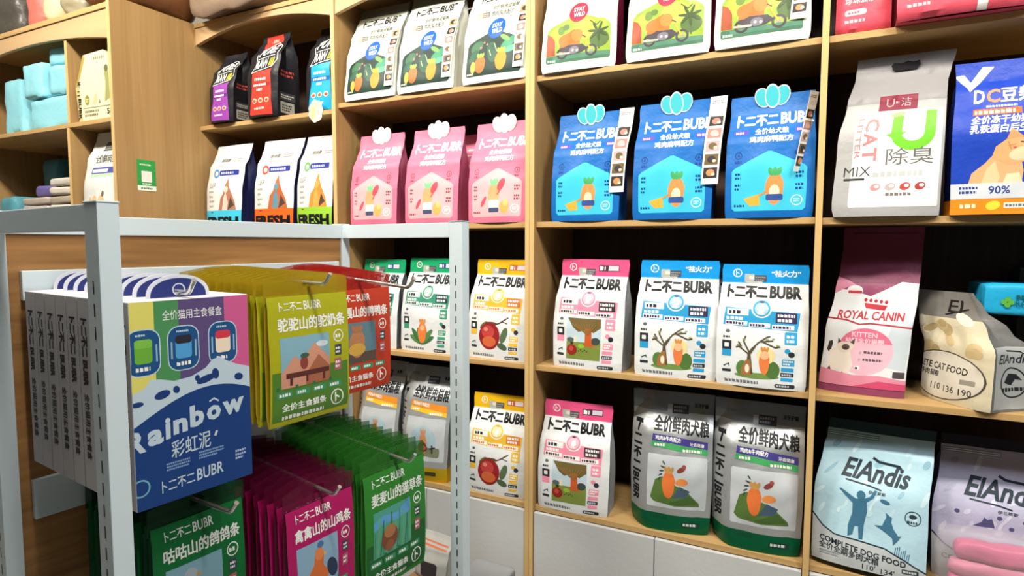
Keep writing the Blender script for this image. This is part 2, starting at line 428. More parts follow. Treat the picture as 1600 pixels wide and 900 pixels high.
post(-.041, 0, 0, .0277); post(-.041, 0, .7868, .8145); post(-.474, -.433, 0, .0277); post(-.474, -.433, .7868, .8145)
def bar(n, dims, m=PAINT, bev=.0012): return obj(n, boxmesh(n, dims, [m], bev=bev), RK)
bar('top_bar', (-.4328, -.0412, .0012, .0265, ZB, ZT-.0008)); bar('top_bar', (-.4328, -.0412, .788, .8133, ZB, ZT-.0008))
bar('top_bar', (-.46, -.4345, .0279, .7866, ZB, ZT-.0008))
bar('lower_bar', (-.4328, -.0412, .0012, .0265, .16, .2)); bar('lower_bar', (-.4328, -.0412, .788, .8133, .16, .2)); bar('lower_bar', (-.46, -.4345, .0279, .7866, .16, .2))
bar('back_board', (-.452, -.440, .0285, .786, .2005, ZB-.0005), RACKW, .0008)
bar('base_deck', (-.432, -.02, .0285, .786, .201, .221), PAINT)
for z0, z1 in ((1.398, 1.452), (.988, 1.062), (.57, .62)):
    bar('hook_rail', (-.4395, -.427, .046, .452, z0, z1)); bar('hook_rail', (-.4395, -.427, .4535, .77, z0, z1+.0015))
HB = (.175, .40, .635)
HOOKZ = (((1.432, 1.424), (1.432, 1.424), (1.432, 1.404)), ((1.03, 1.0455), (1.03, .9985), (1.03, .9995)))
def hook_z(row, i, a, tip=-.03):
    z0, z1 = HOOKZ[row][i]; zm = z0+(z1-z0)*.3
    return z0+(zm-z0)*(a+.4265)/.1265 if a < -.3 else zm+(z1-zm)*(a+.3)/(.3+tip-.012)
def hook(b, z0, z1, tip=-.03):
    bm = bmesh.new(); r = .0042
    tube(bm, [(-.4265, b, z0), (-.3, b, z0+(z1-z0)*.3), (tip-.012, b, z1), (tip-.006, b, z1+.001), (tip, b, z1+.005), (tip+.013, b, z1+.021)], r, 10)
    box(bm, -.4268, -.4235, b-.018, b+.018, z0-.016, z0+.016, bev=.001)
    h = obj('hook', mesh('hook', bm, [CHROME], 50), RK); h['label'] = 'bare metal wire hook with upturned tip'
for i, b in enumerate(HB): hook((.137, .40, .635)[i], *HOOKZ[0][i]); hook((.195, .413, .632)[i], *HOOKZ[1][i])

# ------------------------------------------------------------------ payment plate on the side of the deep bookcase
p = empty('payment_sign', (-2.3985, 1.5014, 1.715), PI/2); tag(p, 'small green payment plate with white square on bare oak side panel', 'sign')
bm = bmesh.new(); box(bm, -.0375, .0375, 0, .0012, 0, .122, bev=.0005)
A = Art(7.5, 12.2); A.rect(0, 0, 7.5, 2, '#e9efe2').rect(1.7, 3.4, 4.1, 4.4, '#e8e8e0', .2).greek(1.2, 10, 5, .7, '#d7e8d2', 1, 3).greek(1.9, 2.4, 3.6, .6, '#d7e8d2', 1, 5).greek(2.4, .6, 3.6, .7, '#3f5a45', 1, 4).ell(1.7, .95, .4, .4, '#3b8a4c')
ms = [mat('#2f9a47', 'plastic')]
stamp(bm, A, Grid([0, 1], [0, 1], [[Vector((-.0375, -.0001, 0)), Vector((.0375, -.0001, 0))], [Vector((-.0375, -.0001, .122)), Vector((.0375, -.0001, .122))]]), ms)
obj('plate', mesh('plate', bm, ms), p)

# ------------------------------------------------------------------ printed fronts (centimetres, origin at the lower left of the face)
BK = '#15151a'; WH = '#e9ebe6'
def title(a, x, y, w, h, c, bold=.034, slope=0):
    a.text('卜二不二', x, y, w*.54, h*.97, c, bold, slope=slope); a.text('BUBR', x+w*.575, y+slope*w*.575, w*.425, h, c, .036 if bold < .04 else .05, slope=slope)
def carrot(a, x, y, w, h, c='#e8762c', leaf='#4f9a48'):
    a.poly([(x+w*.5+w*.5*math.cos(t)*(1 if math.sin(t) > 0 else .9), y+h*.45+h*.45*math.sin(t)) for t in [2*PI*k/18 for k in range(18)]], c)
    for d in (-.35, 0, .35): a.ell(x+w*(.5+d*.6), y+h*.93, w*.13, h*.13, leaf, -d, 10)
def art_house(bg, panel, tw, ink, leafy, cap, pill):
    a = Art(22.4, 34.3)
    title(a, 2.2, 25.5, 20, 3.5, tw)
    if pill:
        for x in (1.6, 17.4): a.rect(x, 23, 4, 1.3, pill, .4); a.greek(x+.5, 23.3, 3, .7, '#e7b9ea', 1, 2)
    a.text(cap[0], 7.2, 22.9, 8.6, 1.75, tw, .02); a.text(cap[1], 6, 20.6, 11, 1.75, tw, .02)
    a.poly([(1.9, 2.6), (2.6, 1.9), (19.8, 1.9), (20.5, 2.6), (20.6, 13.2), (19.9, 14), (11.7, 18.1), (10.9, 18.1), (2.4, 13.6), (1.7, 12.8)], panel)
    for x, y in ((3.3, 17.2), (18.6, 17.2)):
        a.ring(x, y, .75, 1.0, ink, 16).poly([(x-.3, y-.5), (x+.4, y-.2), (x, y+.6)], ink); a.greek(x-.9, y-2.2, 1.8, .8, ink, 1)
    for x, y in ((2.6, 10.6), (2.6, 7.6), (17.9, 10.6), (17.9, 7.4)): a.greek(x, y, 1.5+(x > 10)*.4, 1.7, ink, 2, 3)
    a.greek(2.5, 3, 3.4, .7, ink, 1); a.ring(18.3, 4.6, 1.2, 1.45, '#cfeef0', 18).greek(17.6, 4.2, 1.4, .9, '#cfeef0', 2)
    return a
def art_blue():
    a = art_house('', '#3fb9d4', WH, '#0d3a86', 1, ('全价幼犬粮', '鸡肉麻鸭配方'), '#5b4fc0')
    carrot(a, 10.4, 3.4, 4.8, 9.6, '#e58a4e', '#3f9a5a'); a.ell(12.8, 7, 1.3, 1.8, '#f0d3b0')
    a.rect(10.7, 4.6, 4.2, 1.7, '#33508f', .5); a.poly([(5, 5.2), (8.9, 6.4), (9.3, 3.4), (6.6, 3.2)], '#e0a13c'); a.line([(8.9, 6), (10.8, 7)], .5, '#c98a3a')
    return a
def art_pink():
    a = art_house('', '#efadb0', '#f6ebe4', '#8c4653', 1, ('全价幼猫粮', '鸡肉麻鸭配方'), None)
    carrot(a, 8.2, 4.2, 4.6, 10, '#e8a472', '#7cc08c'); a.rect(8.7, 4.1, 3.9, 3.4, '#f0ead9', .6).rect(8.7, 3.4, 3.9, 1.5, '#45506f', .3)
    a.ell(13.2, 12.6, 1.1, 2.2, '#d8535d', -.5).line([(11.8, 9.2), (13, 11)], .4, '#d8535d'); a.ell(6.5, 7, .7, 2, '#c4515e', -.5)
    a.ell(14.6, 5.2, 1.7, 2.2, '#e9a85c').ell(15, 6.6, .9, 1.1, '#efbd7a')
    return a
def scene(a, kind, x, y, w, h):
    X = lambda t: x+w*t; Y = lambda t: y+h*t
    if kind == 'orchard':
        a.rect(x, y, w, h, '#b9cdd6'); a.rect(x, y, w, h*.42, '#79893f'); a.ell(X(.86), Y(.46), w*.13, h*.09, '#3c4746').ell(X(.12), Y(.46), w*.11, h*.06, '#56605c')
        a.poly([(X(.02), Y(.99)), (X(.98), Y(.99)), (X(.99), Y(.78)), (X(.8), Y(.66)), (X(.62), Y(.74)), (X(.36), Y(.66)), (X(.2), Y(.76))], '#6b5a33')
        a.poly([(X(.56), Y(.75)), (X(.74), Y(.75)), (X(.76), Y(.4)), (X(.88), Y(.33)), (X(.45), Y(.33)), (X(.56), Y(.42))], '#c0592a')
        for k in range(9): a.line([(X(.64), Y(.6)), (X(.15+.09*k), Y(.86))], .22, '#8a6a3a')
        a.rect(X(.24), Y(.41), w*.07, h*.15, '#e3c9b0'); a.ell(X(.17), Y(.22), w*.16, h*.13, '#8c2a20').ell(X(.15), Y(.25), w*.07, h*.06, '#b8473a'); a.ell(X(.17), Y(.38), w*.05, h*.03, '#2d3a20')
        for k in range(5): a.ell(X(.38+.06*k), Y(.2+.03*(k % 2)), w*.022, h*.016, '#3a4a1e')
        a.ell(X(.45), Y(.32), w*.1, h*.05, '#8bbb3a')
    elif kind == 'bare tree':
        a.ell(X(.5), Y(.06), w*.5, h*.07, '#6c8a46'); a.ell(X(.85), Y(.22), w*.16, h*.2, '#4d6f38').ell(X(.18), Y(.22), w*.14, h*.18, '#557a3c'); a.ell(X(.7), Y(.55), w*.2, h*.2, '#e8d69a')
        T = '#544a36'
        a.poly([(X(.25), Y(.1)), (X(.42), Y(.1)), (X(.36), Y(.55)), (X(.48), Y(.75)), (X(.3), Y(.62))], T)
        for p in (((.33, .55), (.1, .72), (.02, .7)), ((.32, .62), (.2, .85), (.24, .98)), ((.36, .66), (.55, .86), (.85, .9)), ((.5, .82), (.7, .97), (.78, 1)), ((.6, .87), (.9, .75), (1, .78)), ((.15, .72), (.08, .84))): a.line([(X(q[0]), Y(q[1])) for q in p], .4, T)
        for p in ((.85, .94), (.95, .8), (.72, .92), (.2, .9), (.08, .76)): a.ell(X(p[0]), Y(p[1]), w*.035, h*.02, '#8a9a55')
        carrot(a, X(.55), Y(.1), w*.24, h*.62, '#dd7a43', '#c9874a'); a.ell(X(.67), Y(.55), w*.1, h*.1, '#eab489')
        a.poly([(X(.15), Y(.06)), (X(.36), Y(.06)), (X(.38), Y(.3)), (X(.34), Y(.44)), (X(.26), Y(.42)), (X(.16), Y(.24))], '#9a6b3e').ell(X(.29), Y(.22), w*.05, h*.1, '#e8dcc2')
    elif kind == 'leaves':
        for k, (t, l) in enumerate(((-62, .8), (-40, .95), (-18, .8), (62, .8), (40, .95), (18, .8))):
            g = '#3e6b3f' if k % 2 else '#557f4a'; an = math.radians(90-t); cx, cy_ = X(.5)+w*.32*l*math.cos(an), Y(.05)+h*.34*l*math.sin(an)
            a.ell(cx, cy_, w*.36*l, w*.09, g, an, 14)
        carrot(a, X(.34), Y(.06), w*.36, h*.85, '#e07a3d', '#d98f4a'); a.ell(X(.52), Y(.62), w*.1, h*.1, '#ecb283')
    elif kind == 'fruit':
        a.line([(X(.45), Y(.7)), (X(.72), Y(.8)), (X(1), Y(.98))], .45, '#4a3c2f'); a.line([(X(.8), Y(.85)), (X(.98), Y(.8))], .3, '#4a3c2f')
        a.ell(X(.88), Y(.45), w*.1, h*.24, '#566b4c', -.3).ell(X(.84), Y(.12), w*.17, h*.09, '#4a5f43', -.4); a.ell(X(.2), Y(.72), w*.16, h*.06, '#6a6a3a', .7).ell(X(.45), Y(.78), w*.2, h*.05, '#5a4a30')
        a.ell(X(.4), Y(.4), w*.36, h*.4, '#8f2527').ell(X(.35), Y(.52), w*.22, h*.2, '#bb4340').ell(X(.4), Y(.24), w*.24, h*.16, '#c9643a').ell(X(.28), Y(.6), w*.07, h*.06, '#d98a7a')
def art_white(band, lab, dark, kind, corner, cornbg=None, logo=WH):
    a = Art(23, 34.3); mid = {'#2f97c8': '#a3bccb', '#e58aa2': '#e3b3c0', '#3f8f74': '#a9c4ba'}.get(lab, '#ead9a0')
    a.ring(4.2, 31.8, 1.0, 1.25, logo); a.text('卜', 3.8, 31.1, .9, 1.4, logo)
    a.rect(6.2, 29.2, 2.6, 2.4, '#a9aca4').rect(7.4, 30.1, 1.4, 1, '#cfcdbd').rect(8.9, 29.4, 3.2, 1.9, '#4c4c50').greek(9.1, 29.7, 2.8, 1.2, '#8d8d8d', 2); a.rect(6.6, 28.9, 4.4, .6, '#b9bdb6')
    if cornbg:
        a.rect(13.2, 30.6, 6.6, 1.9, cornbg); a.greek(13.5, 30.9, 2.6, 1.3, WH, 1, 4); a.rect(16.4, 30.8, 3.2, 1.5, '#cfc6d2')
    else: a.text(corner, 13.4, 30.9, 7.4, 1.8, WH, .02)
    title(a, 2, 25, 19.4, 3.5, BK, .042, slope=-.012)
    a.poly([(2, 22.2), (21, 21.2), (20.4, 16.2), (1.6, 17.2)], lab)
    a.ell(11.4, 22.1, 2.6, 2.6, WH).ell(11.4, 22.1, 2.25, 2.25, lab).ell(11.4, 22, 1.75, 1.75, mid).poly([(10.6, 21.2), (11, 22.6), (12, 23), (12.3, 21.6), (11.4, 20.9)], WH).greek(10.4, 20.5, 2, .5, WH, 1).ell(11.4, 23.8, .7, .25, dark)
    a.rect(2.5, 20, 5.6, 1.8, WH).greek(3, 20.4, 4.5, 1, '#2c2c34', 1, 3).greek(2.4, 18.7, 5.4, .9, WH, 1, 6)
    a.rect(2.2, 17.2, 5.7, 1.2, WH).rect(8.4, 16.9, 5.3, 1.2, WH).rect(14.2, 16.6, 5.4, 1.2, WH)
    for x, y in ((2.4, 17.4), (8.6, 17.1), (14.4, 16.8)): a.greek(x, y, 5, .75, lab if band == lab else dark, 1, 2)
    a.rect(15, 18.3, 5.2, 2.9, dark).greek(15.5, 18.7, 4.2, 2.1, WH, 2, 5)
    a.rect(1.7, 14.4, 2.6, 2, '#d5dcdc').ell(3, 15.4, .6, .5, '#5a6265').greek(1.8, 13.5, 2.3, .6, '#3a3d40', 1)
    a.rect(1.6, 10.2, 2.5, 2.6, '#2f3038').rect(2.2, 10.9, 1.2, 1.2, WH, .2).rect(1.6, 8.3, 2.5, 1.9, lab)
    a.rect(1.7, 5, 2.5, 2, '#d5dcdc').poly([(2, 5.6), (3.6, 6.4), (3.7, 5.2), (3.2, 5.9), (2.2, 5.2)], '#39424a').rect(1.7, 3.8, 2.4, .8, '#33353c', .2)
    a.rect(17.4, 12.6, 3, 3.4, lab, .3).greek(17.9, 13.2, 2, 2, WH, 2, 7)
    a.rect(17.2, 9, 2.9, 2.8, '#dbe0de').ell(18.2, 10.8, .7, .7, lab).ell(19.2, 9.9, .8, .8, '#2f3038')
    a.rect(17, 6.7, 3, 1.8, lab, .2).greek(17.3, 7, 2.3, 1.2, WH, 2); a.rect(16.8, 5.1, 3.1, 1.1, lab, .2).rect(16.7, 3.7, 3.2, 1.1, '#2c2c38', .2).greek(17, 3.9, 2.6, .6, '#b9bcc2', 1); a.rect(16.8, 2.4, 3, 1, lab, .2)
    if kind == 'orchard': scene(a, kind, 5, 3, 11.2, 13)
    elif kind == 'fruit': scene(a, kind, 4.6, 3.4, 11.6, 11.6)
    elif kind == 'leaves': scene(a, kind, 4.6, 2.8, 11, 10)
    else: scene(a, kind, 5, 2.6, 11.4, 12)
    a.greek(2.4, 1, 11, .9, '#6c7072', 1, 8); a.rect(15.4, .5, 5, 1.1, '#30333a', .4).greek(15.8, .75, 4, .6, '#b9bcc0', 1)
    return a
def panel_pts(x, y, w, h, sh):
    return [(x+.6, y), (x+w-.6, y), (x+w, y+.6), (x+w, y+h*sh), (x+w-.7, y+h*sh+1), (x+w*.62, y+h*.93), (x+w*.52, y+h), (x+w*.42, y+h*.95), (x+1, y+h*sh+1), (x, y+h*sh-.3), (x, y+.6)]
def art_jungle():
    a = Art(23.8, 36)
    title(a, 4, 28.2, 18, 3, BK)
    a.greek(4.4, 25.4, 3.6, .8, '#c9d2c0', 1); a.rect(3.6, 22, 5.2, 2.2, '#aaa498').rect(6, 22.2, 2.8, 1.6, '#57534c').greek(6.2, 22.4, 2.3, 1.1, '#b9b2a4', 2)
    a.text('全价鲜肉成猫粮', 9.6, 24.5, 9.8, 1.7, '#3c3f38', .012); a.text('鸡肉兔肉配方', 9.6, 22.2, 8.4, 1.7, '#3c3f38', .012)
    a.poly(panel_pts(1.6, 2.2, 20.4, 15, .68), '#22392f')
    a.ell(5.4, 12, 2.6, 1.6, '#3f6b4c', .5).ell(17.5, 12.2, 3.4, 1.3, '#3f8f6b', .5).ell(18.2, 10, 3, 1, '#55a583', .3).ell(4.4, 9, 2.4, 1.4, '#2f5a44', .9).ell(11.5, 9.6, 2, 3.5, '#315742', .2).ell(16, 13.8, 2, .8, '#74a05a', -.5)
    for x, y, r in ((7, 11.6, .5), (9.4, 12.4, .4), (8.2, 13.2, .4)): a.ell(x, y, r, r, '#a4776a', 0, 10)
    a.line([(12, 12.5), (13, 10), (14, 9)], .25, '#c9d0a0'); a.line([(10.2, 10.5), (11, 8.4)], .25, '#c9d0a0')
    carrot(a, 5, 3, 4.2, 6.4, '#d9692f', '#8fb04a'); carrot(a, 12.6, 3.2, 4.4, 7.2, '#e08a26', '#d3b23c'); a.ell(4.4, 5.2, 1, 2, '#d0a648')
    a.ell(12.4, 17.6, 3.1, 3.7, '#1f58ac', -.3); a.text('STAY', 10.6, 17.7, 3.6, 1.6, WH, .03, slope=.1); a.text('WILD', 10.9, 15.6, 3.6, 1.7, WH, .03, slope=.1)
    a.greek(2.1, 2.7, 2.6, .6, '#b9c4bb', 1)
    return a
def art_ride():
    a = Art(23.8, 36)
    title(a, 4, 28.2, 18, 3, BK); a.text('全价鲜肉成犬粮', 9.6, 24.5, 9.8, 1.7, '#3c3f38', .012)
    P = panel_pts(1.6, 2.6, 20.4, 15, .68); a.poly(P, '#86a030')
    a.ell(4.8, 11, 2.4, 2.6, '#a8c03a').ell(14, 12.4, 4, 3.2, '#b8c648').ell(18.6, 8.6, 3, 2.6, '#456028').ell(19, 13, 2, 2, '#94ac38').ell(7, 8.4, 1.6, 1.4, '#8fb33c')
    a.poly([(1.7, 5), (4.2, 5), (4.4, 9.5), (3.2, 11.4), (1.7, 12)], '#964420'); a.poly([(3.4, 5), (4.6, 5), (4.5, 9), (4, 10)], '#8f3f22')
    a.line([(18.2, 11), (18.6, 5.5)], .5, '#42542c')
    for t in range(7): a.ell(18.2+1.6*math.cos(.3+t*.9), 11+1.3*math.sin(.3+t*.9), 1.8, .42, '#34481f', .3+t*.9, 10)
    a.ell(6.4, 12.6, 1.2, 1.4, '#5f7a2c').ell(8, 13.4, 1.1, .9, '#4e6a2a'); a.line([(15.6, 14.6), (17.6, 13), (18.8, 14)], .3, '#3e4c28')
    a.poly([(6, 7.2), (12.6, 7.2), (12.4, 10.6), (10.6, 12.6), (8.6, 11.4), (6.8, 11)], '#c8641e').ell(11.6, 10.6, 1.8, 1.9, '#d07a34').ell(7.6, 9.4, 2, 1.8, '#d96a24')
    a.rect(1.65, 2.65, 20.3, 2.2, '#3a6650', .5).poly([(4, 4.6), (21.6, 4.8), (21.9, 3.6), (4, 3.4)], '#4a7a62')
    for x in (7, 16.2): a.ring(x, 5.4, 1.2, 1.85, '#3b3638').ring(x, 5.4, .2, .6, '#8d8688')
    a.poly([(5.6, 6.4), (9, 7.8), (13.4, 7.6), (15, 6.2), (13, 5), (9, 4.8)], '#3a333a'); a.ell(10.8, 6, 1.6, 1.2, '#6d6670').ell(10.4, 6, .4, .4, '#b9b2b4').ell(11.8, 5.8, .4, .4, '#b9b2b4')
    a.line([(13.6, 10), (14.6, 8), (16.2, 5.4)], .5, '#d79a32'); a.line([(5, 5.4), (9.6, 5.2)], .6, '#a9a19c'); a.line([(13.2, 10.4), (14.4, 9.6)], .35, '#4a4446')
    a.ell(11.6, 18, 3, 3.4, '#bf2f45', -.25); a.text('STAY', 9.9, 18.1, 3.5, 1.5, WH, .03, slope=.1); a.text('WILD', 10.1, 16.2, 3.5, 1.5, WH, .03, slope=.1)
    a.ring(17.6, 21, .7, .85, '#9a9a90', 16); a.greek(2.2, 3, 3, .7, '#c5d6cd', 1)
    return a
def art_pillow(c1, c2, cap, sub, kind):
    a = Art(24, 40.5)
    a.rect(2.2, 37, 4.6, 1, '#77797b', .3); a.rect(10.6, 34.6, 1.4, 2.2, '#b9babb').rect(12, 34.4, 4.8, 2.6, '#3c3d40').greek(12.4, 34.9, 3.8, 1.6, '#8f9092', 2); a.text(sub[2], 18.4, 36.4, 4, 1.2, BK, .02) if sub[2] else a.greek(19, 36, 3, 1.2, BK, 1)
    a.text(cap, 7, 29.6, 15.8, 4, BK, .026, slope=-.05)
    a.poly([(6.8, 28.6), (22.6, 27.4), (22.6, 25.2), (6.6, 26.6)], c1); a.text(sub[0], 7.6, 26.95, 7.4, 1.3, WH, .02, slope=-.06)
    if sub[1]: a.text(sub[1], 17.6, 25.9, 4, 1.1, WH, .015, slope=-.06)
    a.poly([(6.6, 26.5), (22.6, 25.1), (22.6, 23.5), (6.4, 24.9)], c2); a.greek(7.4, 25.1, 3.6, .8, WH, 1); a.greek(15.6, 24, 6, .8, WH, 1)
    a.rect(5.6, 7.4, 17, 15.4, '#b4babd', .5, -.6)
    if kind == 'dog':
        a.poly([(6.6, 10), (8, 15.4), (10, 16.6), (13, 14.6), (17, 13), (20.6, 9.6), (20.8, 8.6), (14, 8.2), (7.6, 9)], '#4f6b33').poly([(13, 10.6), (15, 14), (18, 13), (17, 11)], '#3f5161').poly([(12, 9), (18, 11.6), (20.2, 9.4), (15, 8.6)], '#3f5a2c')
        carrot(a, 10, 10.4, 3.8, 8.8, '#cf6d36', '#b98a4a'); a.ell(15.6, 15.4, 1.8, 1.1, '#d98a4a', .2); a.ell(15.4, 19, 1.4, .7, '#7a3a34', .6).ell(16.2, 20, .6, .6, '#8f4a3c')
        for k in range(5): a.ell(9.2+.3*k, 15.8+1.2*k, .7, .25, '#3f4a3c', 1.1-k*.5, 8)
    else:
        a.ell(13.5, 15, 5.6, 5, '#9fb8c2').rect(8.6, 9, 12, 3.4, '#71775c', .8); carrot(a, 12, 10, 3.6, 8.6, '#cf8a5e', '#b98a6a')
        a.ell(13.4, 12.4, 2.2, 2, '#6a2f2a').ell(14.4, 12.2, .9, .8, '#b0533f').line([(10, 12.6), (10.4, 9.2)], .6, '#2f2c2c').line([(17.6, 13.4), (17.8, 10.4)], .6, '#2f2c2c').line([(16.6, 12), (19, 12.6)], .6, '#2f2c2c')
    if kind == 'dog': a.greek(6.4, 3.8, 6.4, .9, '#0f4a34', 1); a.rect(16, 2.2, 5.2, 1.5, '#17362c', .4); a.greek(16.4, 2.6, 4.4, .8, '#c9d2cc', 1)
    else: a.greek(6.4, 3.4, 6, 1, '#6a5a10', 1); a.rect(15, 2.2, 4.6, 1.5, '#3c3a20', .4)
    # upright lettering in the left gusset strip
    a.text('BUBR', .9, 7.4, 2.2, 8.6, BK, .04, rot=-1)
    for i, ch in enumerate('二不二'): a.text(ch, 1, 24.6-i*4, 2.4, 2.8, BK, .04)
    a.text('卜', 1.2, 28.6, 2.2, 3, BK, .04, rot=-1)
    return a
def art_litter():
    a = Art(22, 40)
    a.rect(7.4, 25.6, 8.4, 3.6, '#7d1d33', 0, 0); a.text('U', 9, 26.4, 1.7, 2, '#c9a9ae', -.004); a.text('洁', 12.2, 26.4, 2.2, 2.1, '#c9a9ae', 0); a.greek(11, 27.2, .8, .5, '#c9a9ae', 1)
    a.rect(3.4, 2.2, 18, 23.2, '#e6e8e0', .3)
    for i, ch in enumerate('CAT'): a.text(ch, 5.4, 20.6-i*3.6, 3, 3.2, '#d87f7f', .03, rot=-1)
    a.text('LITTER', 3.7, 14, 1.2, 10, '#b58280', .02, rot=-1)
    U = [(12.2, 24), (12.2, 19.8)]+[(15.6+3.4*math.cos(t), 19.8+3.2*math.sin(t)) for t in [PI+PI*k/12 for k in range(13)]]+[(19, 25)]
    a.line(U, 2.2, '#6fc02e'); a.ell(11.9, 24.4, 1.6, .6, '#9cbf7a', .2)
    a.text('除臭', 10.4, 12.2, 9.6, 4, '#6a6865', .004); a.text('MIX', 1.9, 9.8, 5.6, 2.3, '#3c3a3a', -.006); a.rect(2, 8.8, 4.4, .55, '#3c3a3a', .2)
    a.greek(8, 9.4, 10.6, 1.3, '#b9bbb6', 1, 2)
    for k, c in enumerate(('#c58b8b', '#b9a9a4', '#b54a42', '#a83a34')): a.ell(8.8+k*3, 7, 1.1, .9, c, .4); a.ell(9.1+k*3, 7.2, .5, .4, WH)
    a.greek(11, 4.8, 6, .8, '#77736e', 1)
    return a
def art_bluecat():
    a = Art(21, 36)
    a.poly([(-.4, 33), (2, 30), (2.8, 28.6), (4.2, 30.2), (7.6, 34.6), (5.4, 34.8), (2.9, 31.2), (1.6, 33.2)], '#d9ddd8')
    a.text('D', 3.6, 25.6, 2.1, 3.3, WH, .03); a.text('C', 6, 25.6, 2.6, 3.3, '#d9885e', .03); a.text('豆柴', 8.8, 25.6, 6.4, 3.5, WH, .02); a.greek(6, 24.5, 6.6, .5, WH, 1)
    a.rect(3.6, 22.7, 9, 1.5, '#d8632f'); a.greek(3.9, 22.95, 8.2, .9, '#f0d0b8', 1, 3); a.text('全价冻干幼猫粮', 3.4, 20.6, 12.4, 1.9, WH, .02, shear=.15); a.text('乳铁蛋白后生元', 3.2, 18.4, 12.4, 1.9, WH, .02, shear=.15)
    # a ginger kitten looking up
    a.poly([(3.2, 7), (3.8, 9.4), (6.2, 11.6), (7.6, 13.4), (12.6, 13), (13.2, 9.6), (13, 7)], '#dda273'); a.poly([(5.6, 7), (6.6, 10.4), (8, 12), (9, 8.4), (8.6, 7)], '#e8bb90').poly([(9.6, 7), (10.2, 9), (12.4, 9.2), (13.2, 7)], '#efcba6')
    a.poly([(7.4, 13), (8, 15.2), (10.4, 17.2), (13.8, 17), (16, 15.6), (15.8, 13.4), (14, 11.8), (10.4, 11)], '#dc9f6c'); a.poly([(9.8, 16.6), (10.8, 19.2), (13, 17.2)], '#d8905e').poly([(14.6, 16.4), (18.2, 17.8), (16.4, 14.6)], '#d8905e').poly([(15.2, 16.2), (17.6, 17.2), (16.4, 15.2)], '#e8b79c')
    a.ell(12.8, 13.4, 2.4, 1.5, '#ecc49e', .2).line([(12.4, 16), (14.6, 15.8)], .3, '#5a4636').line([(10.2, 15.2), (11.6, 15.6)], .25, '#b9804e').ell(11.4, 14.8, .35, .3, '#b0604e').line([(10.2, 16.2), (10.8, 14.4)], .2, '#b9804e')
    a.rect(0, 3.6, 21, 3.5, '#c9cdd0'); a.text('90%', 7, 4.6, 4, 1.8, '#2f4287', .02); a.greek(1.6, 4.8, 3.4, 1.6, '#2f4287', 2); a.text('0°', 14.8, 4.6, 2.4, 1.8, '#2f4287', .02); a.greek(17.4, 4.8, 2.4, 1.2, '#5a6a9a', 2)
    a.poly([(14.6, 7.2), (21, 7.2), (21, 12.6), (16.4, 12.6), (14.6, 11)], '#d9e0e4').ring(18, 10.2, 1.6, 1.9, '#8a949c', 18).line([(16.6, 10), (17.6, 10.8), (18.4, 9.4), (19.4, 10.4)], .3, '#79838c').line([(16.2, 11.4), (19.6, 11.4)], .3, '#79838c'); a.rect(14.2, 7.2, 6.8, 1, '#e0a23c', .3)
    a.ell(8, 2, 1.4, 1, '#f0c83c', .3); a.rect(10, 1.4, 4.4, 1.2, '#d9dbd0', .2).greek(10.3, 1.7, 3.8, .6, '#68707a', 1); a.greek(1.8, 1.5, 3.6, 1, '#f0dcb8', 1)
    return a
